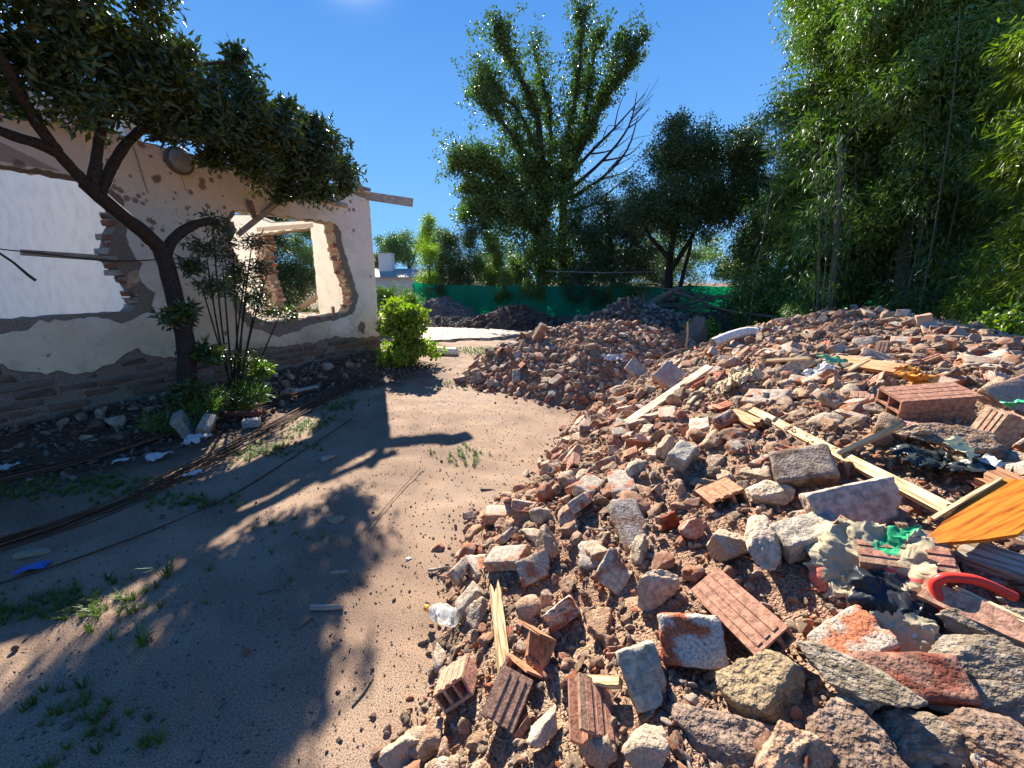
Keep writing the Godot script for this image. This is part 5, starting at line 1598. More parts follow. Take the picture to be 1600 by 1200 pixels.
func build_finds() -> void:
	var red := Color(.52, .15, .075)
	var pale := Color(.56, .475, .385)
	# bricks and blocks
	find("brick", brick_mesh(401, Vector3(.165, .095, .125), .92, red, Color(.60, .52, .44), .34, 14), M.brick0, "big red brick with a thick white mortar cap, beside the hollow block", "brick", 0.503, -0.941, 0.06, -18, Vector3(38, 0, -6))
	find("concrete_lump", brick_mesh(402, Vector3(.105, .135, .075), .95, Color(.48, .40, .31), Color(.55, .47, .38), .5, 14), M.brick3, "pale square concrete lump left of the white-capped red brick", "concrete lump", 0.35, -0.864, 0.05, 5, Vector3(-35, 0, -6))
	find("hollow_block", clay_block_mesh(403, .25, .11, .06, 3, 1, .05, [5]), M.clay1, "long red hollow block with a torn-open channel, sloping down to the right", "hollow block", 0.633, -0.95, 0.07, -74, Vector3(14, 0, 4))
	find("hollow_block", clay_block_mesh(404, .13, .125, .075, 3, 1, 0.0), M.clay2, "small orange hollow block with three square holes facing the camera", "hollow block", -0.202, -1.187, 0.055, -82, Vector3(-4, 0, 14))
	find("hollow_block", clay_block_mesh(405, .19, .12, .08, 2, 1, .1, [1, 3]), M.clay0, "orange hollow block split open into a channel, right of the upright wood splinter", "hollow block", 0.06, -1.165, 0.06, -48, Vector3(28, 0, 10))
	find("hollow_block", clay_block_mesh(406, .18, .11, .07, 2, 1, .25, [0, 4]), M.clay1, "ragged clay shard leaning up between the wood splinter and the concrete", "hollow block", 0, -1.02, 0.05, 52, Vector3(35, 0, 12))
	find("hollow_block", clay_block_mesh(407, .15, .11, .06, 3, 1, .15, [2]), M.clay1, "brown ribbed clay shard standing on end at the bottom of the heap", "hollow block", 0.212, -0.841, 0.05, 88, Vector3(70, 0, 8))
	find("hollow_block", clay_block_mesh(408, .20, .13, .075, 4, 1, .05), M.clay1, "dark red hollow block half buried below the orange panel, holes showing", "hollow block", 1.06, -0.965, 0.02, -30, Vector3(10, 0, -8))
	find("hollow_block", clay_block_mesh(409, .34, .16, .13, 2, 2, .06), M.clay1, "largest red clay block lying across the slope below the orange wrapper", "hollow block", 2.05, -1.95, 0.08, -6, Vector3(6, 0, -2))
	find("hollow_block", clay_block_mesh(410, .14, .09, .09, 1, 2, .05), M.clay2, "upright orange clay block by the right edge, dark opening at its side", "hollow block", 1.945, -1.55, 0.08, -10, Vector3(0, 0, 85))
	find("brick", brick_mesh(411, Vector3(.17, .075, .11), .8, Color(.56, .20, .10), pale, .12, 12), M.brick0, "short orange-red brick end right of the red pipe's foot", "brick", 0.838, -0.817, 0.04, 10, Vector3(12, 0, 4))
	find("brick", brick_mesh(412, Vector3(.18, .08, .09), 1.0, Color(.33, .105, .065), Color(.42, .22, .15), .25, 12), M.brick1, "long dark red brick in shadow under the paper sack", "brick", 0.86, -0.7, 0.03, -22, Vector3(26, 0, -4))
	find("brick", brick_mesh(413, Vector3(.16, .065, .11), .8, Color(.45, .20, .12), pale, .34, 10), M.brick2, "red brick half in the stones above the wood splinter", "brick", 0.108, -1.564, 0.025, 4, Vector3(24, 0, 0))
	find("brick", brick_mesh(414, Vector3(.13, .05, .11), .8, Color(.42, .22, .15), pale, .32, 10), M.brick3, "tilted flat brick tile left of the grey mortar slab", "brick", 0.387, -1.33, 0.035, 35, Vector3(48, 0, 14))
	find("brick", brick_mesh(415, Vector3(.20, .11, .14), 1.0, Color(.27, .18, .13), Color(.40, .32, .26), .4, 12), M.brick1, "big brown weathered block left of the long pale batten", "brick", 1.128, -1.458, 0.055, -24, Vector3(20, 0, -4))
	# chunks that stand out
	find("boulder", rock_mesh(421, 4, Vector3(.092, .08, .075), 9, .09), M.stone3, "large dark grey stone at the left flank of the near heap", "stone", 0.153, -1.653, 0.05, 40)
	find("plaster_chunk", brick_mesh(422, Vector3(.26, .145, .065), .93, Color(.55, .44, .38), Color(.60, .52, .46), .5, 16), M.pale_plaster, "biggest pale pinkish plaster slab facing up, under the long batten", "plaster slab", 1.091, -1.17, 0.07, -6, Vector3(-22, 0, -2))
	find("mortar_lump", rock_mesh(423, 4, Vector3(.092, .045, .07), 8, .09, Color.WHITE, Color(.8, .74, .7), .55), M.stone2, "pinkish grey mortar slab left of the biggest plaster slab", "mortar slab", 0.988, -1.432, 0.04, -10, Vector3(14, 0, 0))
	find("white_brick", brick_mesh(424, Vector3(.19, .085, .10), 1.0, Color(.47, .39, .30), Color(.55, .465, .37), .55, 12), M.brick3, "whitewashed brick lying level just below the biggest plaster slab", "brick", 0.927, -1.129, 0.045, 2, Vector3(12, 0, -3))
	find("stone", rock_mesh(425, 4, Vector3(.075, .085, .06), 10, .10), M.stone1, "dark upright stone left of the whitewashed brick", "stone", 0.735, -1.216, 0.04, 20)
	find("stone", rock_mesh(426, 4, Vector3(.11, .045, .05), 9, .12), M.stone0, "long pinkish stone leaning between the dark stone and the whitewashed brick", "stone", 0.795, -1.142, 0.05, 58, Vector3(0, 0, 12))
	find("flat_rock", rock_mesh(427, 4, Vector3(.135, .026, .045), 9, .14, Color.WHITE, Color(.7, .68, .62), .5), M.slate, "long rough grey slab sliding down to the bottom right, under the hollow block", "stone slab", 0.74, -0.71, 0.06, -58, Vector3(24, 0, 2))
	find("boulder", rock_mesh(428, 4, Vector3(.115, .09, .08), 10, .12), M.ochre_rock, "large ochre-brown boulder at the bottom edge under the hollow block", "boulder", 0.609, -0.769, 0, -40)
	find("flat_rock", rock_mesh(429, 4, Vector3(.14, .05, .07), 9, .14), M.brown_rock, "dark shaded slab in the bottom foreground left of the ochre boulder", "stone slab", 0.487, -0.72, 0, -26, Vector3(20, 0, 0))
	find("flat_rock", rock_mesh(430, 4, Vector3(.105, .03, .05), 9, .12, Color.WHITE, Color(.8, .76, .7), .5), M.slate, "pale flat slab in the lower right corner, topmost of three", "stone slab", 1.062, -0.737, 0.05, -24, Vector3(20, 0, 2))
	find("flat_rock", rock_mesh(431, 4, Vector3(.105, .032, .052), 9, .12, Color.WHITE, Color(.8, .76, .7), .5), M.slate, "pale flat slab in the lower right corner, middle of three", "stone slab", 0.975, -0.698, 0.04, -16, Vector3(24, 0, 2))
	find("flat_rock", rock_mesh(432, 4, Vector3(.11, .036, .052), 9, .12, Color.WHITE, Color(.8, .76, .7), .5), M.slate, "pale flat slab in the lower right corner, lowest of three", "stone slab", 0.943, -0.637, 0.02, -14, Vector3(20, 0, 2))
	find("stone", rock_mesh(433, 4, Vector3(.085, .045, .05), 10, .09), M.brown_rock, "rounded brown stone between paper sack and orange panel", "stone", 1.067, -0.977, 0.04, -14)
	find("red_stone", rock_mesh(434, 4, Vector3(.055, .045, .045), 10, .07, Color(.48, .22, .15), Color(.56, .38, .30)), M.brick0, "rounded dusty red stone right of the small square tile", "stone", 0.69, -1.386, 0.035, 10)
	find("clay_tile", brick_mesh(435, Vector3(.07, .065, .014), 1.0, Color(.50, .20, .10), pale, .1, 6), M.clay1, "small square orange tile standing on edge left of the rounded red stone", "tile", 0.633, -1.462, 0.035, -4, Vector3(-12, 0, 0))
	find("stone", rock_mesh(436, 3, Vector3(.09, .055, .06), 9, .1), M.stone4, "brown grey stone halfway up the near heap's left flank", "stone", 0.807, -2.005, 0.04, 60)
	find("mortar_block", brick_mesh(437, Vector3(.16, .07, .09), 1.0, Color(.44, .38, .31), Color(.5, .45, .38), .5, 10), M.brick3, "oblong grey mortar block pointing up the slope", "mortar block", 0.82, -1.837, 0.04, 48, Vector3(16, 0, 0))
	find("mortar_lump", rock_mesh(438, 4, Vector3(.11, .09, .035), 9, .1, Color.WHITE, Color(.8, .8, .8), .5), M.stone0, "grey mortar slab behind the upright orange splinter of tile", "mortar slab", 0.483, -1.143, 0.04, 10, Vector3(-20, 0, 0))
	find("stone", rock_mesh(439, 3, Vector3(.075, .04, .055), 9, .12), M.stone0, "rough grey stone in the bottom foreground by the upright shard", "stone", 0.09, -0.877, 0.03, 30)
	find("stone", rock_mesh(440, 3, Vector3(.07, .04, .055), 9, .10), M.stone3, "smooth dark stone at the bottom edge left of the brown slab", "stone", 0.216, -0.771, 0.03, -40)
	find("stone", rock_mesh(441, 3, Vector3(.07, .042, .055), 9, .12), M.stone1, "rough stone at the bottom edge under the square concrete lump", "stone", 0.312, -0.719, 0.03, 20)
	find("stone", brick_mesh(442, Vector3(.13, .07, .09), 1.0, Color(.45, .34, .26), Color(.5, .41, .33), .5, 8), M.brick3, "brown half brick right behind the clear bottle", "brick", -0.194, -1.61, 0.035, 20)
	find("fallen_wall_piece", brick_mesh(443, Vector3(.50, .07, .32), .96, Color(.50, .28, .19), Color(.55, .36, .26), .5, 18), M.brick0, "large pink slab of fallen wall at the right edge above the clay blocks", "wall slab", 2.72, -2.0, 0.03, 16, Vector3(52, 0, 10))
	find("flat_rock", rock_mesh(444, 4, Vector3(.17, .04, .09), 9, .14, Color.WHITE, Color(.7, .6, .5), .5), M.brown_rock, "earth-crusted slab below the largest clay block near the right edge", "stone slab", 1.737, -1.481, 0.05, -12, Vector3(10, 0, 0))
	find("standing_tile", brick_mesh(445, Vector3(.20, .30, .05), 1.0, Color(.50, .46, .38), Color(.55, .5, .43), .6, 8), M.brick3, "grey-green tile standing on edge on the rounded far heap", "tile", 1.6, -5.1, 0.1, 20, Vector3(-10, 0, 14))
	find("standing_tile", brick_mesh(446, Vector3(.25, .21, .06), 1.0, Color(.62, .40, .32), Color(.66, .52, .45), .5, 8), M.brick2, "pink square tile tilted in the dip left of the pale board's end", "tile", 1.43, -3.64, 0.09, 22, Vector3(-28, 0, 8))
	find("standing_brick", brick_mesh(447, Vector3(.34, .13, .12), 1.0, Color(.42, .22, .15), Color(.5, .38, .3), .35, 8), M.brick3, "brown brick pointing up on the left shoulder of the rounded heap", "brick", 0.454, -6.757, 0.13, 8, Vector3(0, 0, 55))
	var dark := [[.70, -.63, .12, .05, -35.0, "brown_rock", "dark brown slab in the bottom foreground right of the ochre boulder"], [.80, -.60, .11, .045, -15.0, "slate", "grey broken slab at the bottom edge below the dark red brick"], [.90, -.555, .10, .04, -25.0, "brown_rock", "dark slab at the very bottom right corner"], [.58, -.63, .09, .05, 20.0, "stone5", "rough brown lump at the bottom edge under the ochre boulder"], [.76, -.69, .085, .04, 10.0, "stone3", "dark stone wedged under the long rough grey slab"], [1.06, -.64, .10, .04, -20.0, "stone4", "pinkish brown slab at the right edge under the pale slabs"]]
	for i in dark.size():
		var q: Array = dark[i]
		find("flat_rock", rock_mesh(460 + i, 4, Vector3(q[2], q[3], q[2] * .6), 10, .13, Color.WHITE, Color(.75, .7, .65), .5), M[q[5]], q[6], "stone slab", q[0], q[1], .02, q[4], Vector3(18, 0, 4))
	for q in [[-.85, -6.55, 20.0, "lone brick lying on the dirt left of the rounded heap, nearest the path"], [-.62, -7.0, 70.0, "lone brick lying on the dirt left of the rounded heap, further back"]]:
		find("brick", brick_mesh(448, Vector3(.19, .09, .12), .9, Color(.45, .21, .14), pale, .3, 8), M.brick1, q[3], "brick", q[0], q[1], .05, q[2])
	# timber
	plank("long_batten", M.pale_wood, "long pale splintered batten lying down the near heap to the right", "batten", Vector3(1.373, .885, -2.233), Vector3(1.246, .965, -1.037), 0.04, .028, 20, .02, 1)
	plank("short_plank", M.pale_wood, "short yellowish plank sticking up behind the long batten", "plank", Vector3(1.279, .94, -1.493), Vector3(1.466, 1.085, -1.451), 0.055, .016, -55, .03, 2)
	plank("split_plank", M.red_wood, "short reddish split plank at the upper end of the long batten", "plank", Vector3(1.316, .835, -2.362), Vector3(1.225, .91, -1.90), 0.07, .025, 10, .08, 3)
	plank("wood_splinter", M.pale_wood, "upright yellow splinter of wood behind the small hollow block", "wood splinter", Vector3(-.021, .285, -1.091), Vector3(-.082, .30, -1.591), 0.045, .02, 48, .12, 4)
	plank("wood_offcut", M.pale_wood, "small yellow wood offcut lying level beside the square concrete lump", "wood offcut", Vector3(.215, .525, -.905), Vector3(.29, .57, -.86), 0.022, .022, 10, .005, 5)
	plank("white_board", M.white_wood, "long white sunlit board slanting between the two rubble heaps", "board", Vector3(.907, .50, -3.087), Vector3(1.816, .85, -3.678), 0.075, .025, 28, .03, 6)
	plank("thin_strip", M.pale_wood, "thin wood strip lying against the underside of the white board", "wood strip", Vector3(1.0, .50, -3.16), Vector3(1.75, .80, -3.70), 0.04, .012, -30, .05, 7)
	plank("yellow_board", M.white_wood, "short pale yellow board on the crest of the near heap", "board", Vector3(2.226, .98, -3.522), Vector3(2.887, .99, -4.134), 0.09, .025, 25, .04, 8)
	plank("pale_chip", M.pale_wood, "small pale plank lying on the dirt at the heap's left foot", "plank", Vector3(.313, .11, -3.18), Vector3(.36, .26, -2.78), 0.05, .012, 8, .02, 9)
	plank("dark_plank", M.red_wood, "dark red plank in the shadow near the crest by the pink wall slab", "plank", Vector3(2.616, .98, -3.318), Vector3(2.601, 1.03, -2.646), 0.09, .03, 30, .05, 10)
	plank("red_brown_plank", M.red_wood, "red-brown plank at the right edge above the orange panel", "plank", Vector3(1.512, 1.0, -1.199), Vector3(1.54, .98, -1.05), 0.08, .03, 20, .03, 11)
	plank("salmon_tile", M.clay2, "long salmon-coloured clay strip under the red pipe", "clay strip", Vector3(1.002, .87, -.852), Vector3(1.10, .88, -.69), 0.05, .03, 14, .008, 12)
	for i in 2:
		plank("thin_lath", M.pale_wood, ["thin straw-coloured lath beside the red pipe, upper of two", "thin straw-coloured lath beside the red pipe, lower of two"][i], "lath", Vector3(1.045, .90 - i * .008, -.824 + i * .012), Vector3(1.12, .905, -.66 + i * .012), .008, .005, 0, .01, 13 + i)
	plank("grey_beam", M.grey_wood, "weathered grey beam end at the right edge under the orange panel", "beam", Vector3(1.20, .90, -.96), Vector3(1.30, .91, -.80), 0.07, .05, 10, .02, 15)
	plank("brown_offcut", M.red_wood, "upright brown board corner left of the orange panel", "wood offcut", Vector3(.96, .89, -1.09), Vector3(1.03, .86, -1.02), 0.08, .015, 60, .01, 16)
	for i in 3:
		plank("wood_sliver", M.pale_wood, ["wood sliver lying below the crest, left of the white bag", "wood sliver lying on the near heap under the pale board", "wood sliver lying across stones by the largest clay block"][i], "wood sliver", [Vector3(2.0, .99, -3.2), Vector3(1.3, .72, -2.9), Vector3(2.0, 1.08, -2.4)][i], [Vector3(2.3, 1.03, -3.1), Vector3(1.5, .80, -3.1), Vector3(2.3, 1.12, -2.6)][i], .03, .015, 10, .04, 17 + i)
	# curved varnished furniture panel
	var pan := thing("varnished_panel", "curved orange varnished wood panel jutting up at the right edge", "wood panel", along(Vector3(1.12, .935, -.97), Vector3(1.40, 1.085, -.99), Vector3(-.10, .056, -.98)).scaled_local(Vector3.ONE * .86))
	var st := mb()
	var out := PackedVector2Array([Vector2(-.19, -.035), Vector2(-.10, -.08), Vector2(-.03, -.105), Vector2(.03, -.095), Vector2(.07, -.07), Vector2(.10, -.045), Vector2(.15, -.025), Vector2(.22, -.025), Vector2(.21, .0), Vector2(.17, .015), Vector2(.14, .05), Vector2(.0, .047), Vector2(-.19, -.005)])
	extrude(st, out, -.007, .007)
	piece("panel", done(st), M.varnish, pan, Transform3D(Basis(Vector3.RIGHT, 0), Vector3.ZERO))
	st = mb()
	box(st, Vector3(.0, .045, .012), Vector3(.26, .012, .008), Basis(Vector3.BACK, .08))
	piece("edge_strip", done(st), M.pale_wood, pan)
	# red plastic pipe bent like a hook
	st = mb()
	tube(st, curve([Vector3(1.017, .834, -.79), Vector3(1.011, .868, -.813), Vector3(1.009, .896, -.833), Vector3(1.022, .916, -.832), Vector3(1.045, .923, -.827), Vector3(1.085, .925, -.812), Vector3(1.15, .90, -.792)], 6), .0112, .0112, 14, false)
	tag(piece("red_pipe", done(st), M.red_pipe), "bright red plastic pipe bent like a hook over the salmon strip", "pipe")
	# grey elbow tube at the crest
	st = mb()
	tube(st, curve([Vector3(-.32, -.05, 0), Vector3(-.1, .02, 0), Vector3(.12, .06, 0), Vector3(.24, .05, .03)], 4), .055, .065, 12, false)
	tube(st, [Vector3(.24, .05, .03), Vector3(.31, .04, .05)], .08, .08, 14, false)
	tag(piece("drain_pipe", done(st), M.pale_plaster, self, Transform3D(Basis(Vector3.UP, .25), on(2.62, -4.77, .06))), "pale socketed drain pipe on the back edge of the near heap", "drain pipe")
	# rusty wire sprouting from the mortar
	st = mb()
	tube(st, curve([Vector3(.36, .18, -3.0), Vector3(.5, .34, -2.85), Vector3(.62, .42, -2.7), Vector3(.70, .50, -2.5), Vector3(.74, .62, -2.42)], 5), .004, .004, 5)
	tag(piece("bent_wire", done(st), M.rust_bright), "thin rusty wire curling out of the near heap's left flank", "wire")
	st = mb()
	tube(st, curve([Vector3(1.55, .58, -4.5), Vector3(1.7, .78, -4.55), Vector3(1.95, .86, -4.6), Vector3(2.2, .82, -4.7)], 5), .008, .006, 5)
	tag(piece("arched_stick", done(st), M.old_wood), "thin brown stick arching over the dip between the heaps", "stick")
	# paper sack torn open, with its print
	var sack := sheet_mesh(61, .26, .22, .015, 60, 52, func(u: float, v: float) -> Color:
		if u + v * .6 > -.2 and u + v * .6 < .25 and v < -.25 and u > -.15: return Color(.03, .34, .16)
		if absf(v - .05 - u * .25) < .05 and u > .0: return Color(.55, .09, .08)
		if u < -.75 and v > .3: return Color(.55, .16, .10)
		return Color(.40, .345, .235))
	tag(piece("paper_sack", sack, M.bag_paper, self, Transform3D(lay(top_n(.96, -.96), deg_to_rad(-40)) * Basis(Vector3.RIGHT, .35), on(.962, -.967, .055))), "torn cream paper sack with green and red print, by the red pipe", "paper sack")
	var torn := sheet_mesh(62, .15, .12, .011, 44, 36, func(u: float, v: float) -> Color: return Color(.42, .37, .25) if u > -.9 else Color(.4, .3, .2))
	tag(piece("paper_scrap", torn, M.bag_paper, self, Transform3D(lay(top_n(.96, -.83), deg_to_rad(-30)) * Basis(Vector3.RIGHT, .5), on(.909, -.80, .05))), "crumpled cream paper scrap under the torn sack, above the dark brick", "paper scrap")
	var black := sheet_mesh(63, .17, .13, .02, 34, 28, func(u: float, v: float) -> Color: return Color(.03, .035, .04) if v < .75 else Color(.5, .5, .48))
	tag(piece("black_bag", black, M.plastic_sheet, self, Transform3D(lay(top_n(1.02, -.9), deg_to_rad(-35)) * Basis(Vector3.RIGHT, .3), on(.955, -.865, .045))), "crumpled black plastic between the paper sack and the red pipe", "plastic bag")
	var black2 := sheet_mesh(64, .30, .18, .028, 40, 28, func(u: float, v: float) -> Color: return Color(.035, .04, .042) if u < .35 or v > .2 else Color(.42, .44, .44))
	tag(piece("black_sheet", black2, M.plastic_sheet, self, Transform3D(lay(top_n(1.62, -1.42), deg_to_rad(-20)), on(1.54, -1.34, .035))), "black plastic sheet with soil on it, right of the long batten", "plastic sheet")
	var yellow := sheet_mesh(65, .13, .08, .018, 24, 16, func(u: float, v: float) -> Color: return Color(.70, .62, .36))
	tag(piece("yellow_paper", yellow, M.bag_paper, self, Transform3D(lay(top_n(1.76, -1.52), deg_to_rad(28)) * Basis(Vector3.RIGHT, .6), on(1.59, -1.36, .07))), "crumpled pale yellow paper above the black plastic sheet", "paper")
	var wb := sheet_mesh(66, .24, .14, .035, 30, 22, func(u: float, v: float) -> Color: return Color(.66, .66, .64))
	tag(piece("white_bag", wb, M.plastic_sheet, self, Transform3D(lay(top_n(2.35, -3.08), deg_to_rad(20)), on(2.32, -3.03, .05))), "crumpled white plastic bag just below the near heap's crest", "plastic bag")
	var gb := sheet_mesh(67, .26, .08, .02, 24, 12, func(u: float, v: float) -> Color: return Color(.10, .42, .22))
	tag(piece("green_scrap", gb, M.plastic_sheet, self, Transform3D(lay(top_n(2.66, -3.36), deg_to_rad(5)), on(2.5, -3.1, .04))), "thin green plastic scrap behind the white bag", "plastic scrap")
	var ob := sheet_mesh(68, .20, .17, .05, 30, 26, func(u: float, v: float) -> Color: return Color(.58, .25, .05) if v < .4 else Color(.66, .46, .26))
	tag(piece("orange_wrapper", ob, M.plastic_sheet, self, Transform3D(lay(top_n(2.62, -2.59), deg_to_rad(70)) * Basis(Vector3.RIGHT, .9), on(2.33, -2.30, .09))), "crumpled orange wrapper standing above the largest clay block", "wrapper")
	var sk := sheet_mesh(69, .30, .20, .05, 30, 20, func(u: float, v: float) -> Color: return Color(.50, .40, .26))
	tag(piece("burlap_scrap", sk, M.bag_paper, self, Transform3D(lay(top_n(1.55, -3.0), deg_to_rad(15)), on(1.62, -2.92, .04))), "folded tan sacking half buried right of the white board", "sacking")
	var g2 := sheet_mesh(70, .11, .07, .02, 20, 12, func(u: float, v: float) -> Color: return Color(.06, .42, .24))
	tag(piece("green_wrapper", g2, M.plastic_sheet, self, Transform3D(lay(top_n(2.62, -2.05), .3), on(2.4, -1.88, .05))), "green plastic wrapper at the right edge beside the pink wall slab", "wrapper")
	var fb := sheet_mesh(72, .42, .14, .04, 26, 14, func(u: float, v: float) -> Color: return Color(.55, .56, .58))
	tag(piece("grey_cloth", fb, M.bag_paper, self, Transform3D(lay(top_n(1.75, -6.1), .35), on(1.49, -5.88, .06))), "grey cloth strip hanging on the rounded heap's front", "cloth")
	# clear bottle with its cap
	var bot := thing("clear_bottle", "crushed clear plastic bottle with an orange cap at the heap's foot", "bottle", along(on(-.415, -1.665, .06), on(-.24, -1.53, .05), Vector3.UP))
	st = mb()
	st.set_smooth_group(0)
	rng.seed = 88
	var prof := [[-.098, .013], [-.085, .013], [-.075, .018], [-.055, .038], [-.03, .046], [.0, .044], [.012, .041], [.024, .045], [.05, .046], [.075, .045], [.092, .040], [.098, .028], [.094, .0]]
	var rings := []
	for p in prof:
		var ring := []
		for k in 20:
			var a := TAU * k / 20
			var r: float = p[1] * (1.0 + (rf(-.10, .10) if p[1] > .03 else 0.0))
			ring.append(Vector3(p[0], cos(a) * r * .82, sin(a) * r))
		rings.append(ring)
	for i in prof.size() - 1:
		for k in 20: quad(st, rings[i][k], rings[i + 1][k], rings[i + 1][(k + 1) % 20], rings[i][(k + 1) % 20])
	piece("bottle_body", done(st), M.bottle_plastic, bot)
	st = mb()
	tube(st, [Vector3(-.118, 0, 0), Vector3(-.096, 0, 0)], .0155, .0155, 16)
	piece("cap", done(st), M.orange_cap, bot)
	st = mb()
	tube(st, [Vector3(.004, 0, 0), Vector3(.022, 0, 0)], .0465, .047, 20, false, .03)
	piece("label_band", done(st), M.white_far, bot, Transform3D(Basis.from_scale(Vector3(1, .85, 1)), Vector3.ZERO))

# ------------------------------------------------------------------ steel, grass, litter on the open dirt
func build_small_things() -> void:
	# bundles of reinforcing rods lying along the house
	rng.seed = 800
	for b in 2:
		var a: Array = [[Vector3(-4.6, 0, -1.0), Vector3(-3.07, 0, -2.28), Vector3(-2.78, 0, -3.45), Vector3(-2.63, 0, -5.2), Vector3(-2.5, 0, -6.7)], [Vector3(-5.6, 0, -1.6), Vector3(-4.12, 0, -3.05), Vector3(-3.55, 0, -4.2), Vector3(-3.15, 0, -5.6), Vector3(-2.9, 0, -6.6)]][b]
		for i in 12:
			var pts := []
			var off := rf(-.15, .15)
			for k in a.size():
				var p: Vector3 = a[k] + Vector3(off * rf(.4, 1.3) + rf(-.04, .04), 0, rf(-.10, .10))
				p.y = ground_h(p.x, p.z) + .012 + .02 * (i % 3) + rf(0, .012)
				pts.append(p)
			var st := mb()
			tube(st, curve(pts, 6), .0065, .0065, 5)
			var o := piece("steel_rod", done(st), M.rust if i % 4 else M.rust_bright)
			tag(o, ["rusty steel rod in the loose bundle crossing the sunlit grass patch", "rusty steel rod in the bundle lying closest to the house wall"][b], "steel rod", ["steel rods in the outer bundle", "steel rods in the bundle by the wall"][b])
	for q in [[[Vector3(-3.4, 0, -1.4), Vector3(-2.6, 0, -2.0), Vector3(-2.2, 0, -2.75), Vector3(-2.05, 0, -3.6), Vector3(-1.9, 0, -4.6)], "single thin rod lying on the dirt right of the steel bundles", M.rust], [[Vector3(-.95, 0, -2.35), Vector3(-.9, 0, -2.8), Vector3(-.8, 0, -3.3)], "thin dark wire on the sunlit dirt in the middle of the path", M.wire]]:
		var pts := []
		for p in q[0]: pts.append(p + Vector3.UP * (ground_h(p.x, p.z) + .016))
		var st := mb()
		tube(st, curve(pts, 5), .006 if q[2] == M.rust else .003, .006 if q[2] == M.rust else .003, 5)
		tag(piece("single_rod", done(st), q[2]), q[1], "rod")
	# debris along the wall foot
	rng.seed = 810
	var C := []
	for i in 6: C.append(rock_mesh(500 + i, 2, Vector3(1, .6, .8), 9, .12, Color.WHITE, Color(.75, .7, .65)))
	for i in 120:
		var a := rf(-5.2, .1)
		var b := .15 + absf(rng.randfn(0, .40))
		var p := Vector3(-2.79, 0, -8.667) + Vector3(.41396, 0, -.9103) * a + Vector3(.9103, 0, .41396) * b
		var s := rf(.025, .085) if i % 9 else rf(.08, .13)
		var o := piece("wall_debris", C[i % 6], M["mortar%d" % (i % 6)] if i % 4 else M.brick1, self, Transform3D(rbasis().scaled(Vector3.ONE * s), Vector3(p.x, ground_h(p.x, p.z) + s * .3, p.z)))
		if i % 4 == 0: o.material_override = M.brown_rock
		tag(o, "broken lump among the debris along the foot of the house wall", "debris lump", "debris along the house wall")
	xf_debris()
	var H := Transform3D(Basis(Vector3.UP, deg_to_rad(90.0 - 24.454)), Vector3(-2.79, 0, -8.667))
	# things lying by the tree
	var put := func(called: String, mesh: Mesh, m: Material, label: String, cat: String, x: float, z: float, lift: float, e: Vector3) -> void:
		tag(piece(called, mesh, m, self, Transform3D(Basis.from_euler(e), Vector3(x, ground_h(x, z) + lift, z))), label, cat)
	put.call("leaning_stone", brick_mesh(510, Vector3(.10, .30, .22), 1.0, Color(.34, .30, .25), Color(.4, .36, .3), .5, 6), M.brick3, "grey slab leaning up at the foot of the leaning trunk, left one", "slab", -3.42, -4.05, .12, Vector3(.2, .5, .35))
	put.call("leaning_stone", brick_mesh(511, Vector3(.12, .26, .22), 1.0, Color(.38, .35, .28), Color(.42, .38, .32), .5, 6), M.brick3, "grey slab leaning up at the foot of the leaning trunk, right one", "slab", -3.24, -4.08, .10, Vector3(.4, .2, -.5))
	put.call("white_rag", sheet_mesh(74, .22, .12, .03, 24, 14, func(u: float, v: float) -> Color: return Color(.46, .47, .47)), M.bag_paper, "white crumpled rag in the shade before the leaning slabs", "rag", -3.14, -3.82, .10, Vector3(.2, .4, .1))
	put.call("white_scrap", sheet_mesh(75, .19, .10, .025, 20, 12, func(u: float, v: float) -> Color: return Color(.48, .49, .49)), M.bag_paper, "white paper scrap on the dark ground between wall and steel rods", "paper scrap", -3.28, -3.52, .05, Vector3(.1, 1.0, 0))
	put.call("white_scrap", sheet_mesh(76, .12, .07, .02, 16, 10, func(u: float, v: float) -> Color: return Color(.48, .49, .49)), M.bag_paper, "small white paper scrap left of the larger one on the dark ground", "paper scrap", -3.55, -3.44, .04, Vector3(.1, .3, 0))
	put.call("white_wrapper", sheet_mesh(77, .13, .06, .015, 16, 10, func(u: float, v: float) -> Color: return Color(.44, .44, .42)), M.bag_paper, "white wrapper lying on the outer bundle of steel rods", "wrapper", -2.66, -3.12, .06, Vector3(.1, .8, 0))
	put.call("white_wrapper", sheet_mesh(78, .15, .08, .018, 16, 10, func(u: float, v: float) -> Color: return Color(.40, .40, .37)), M.bag_paper, "white wrapper at the left edge under the house wall", "wrapper", -4.35, -3.25, .05, Vector3(.1, .2, 0))
	put.call("blue_scrap", sheet_mesh(79, .13, .075, .015, 14, 8, func(u: float, v: float) -> Color: return Color(.02, .12, .42), 5.0, .05), M.plastic_sheet, "flat blue plastic scrap on the shaded dirt by the left edge", "plastic scrap", -2.72, -2.0, .02, Vector3(0, .5, 0))
	put.call("flat_stone", rock_mesh(512, 3, Vector3(.10, .03, .05), 8, .1), M.stone3, "flat stone behind the blue scrap by the left edge", "stone", -2.86, -2.12, .015, Vector3(0, .1, 0))
	put.call("red_board", brick_mesh(513, Vector3(.42, .05, .09), 1.0, Color(.30, .10, .07), Color(.3, .12, .08), .3, 5), M.brick1, "dark red board lying on debris right of the leaning slabs", "board", -3.12, -4.55, .12, Vector3(0, .15, 0))
	put.call("pale_brick", brick_mesh(514, Vector3(.17, .09, .11), 1.0, Color(.50, .46, .40), Color(.55, .5, .45), .5, 5), M.brick3, "single pale brick in the shade at the edge of the sunlit grass", "brick", -2.92, -4.35, .05, Vector3(0, .3, 0))
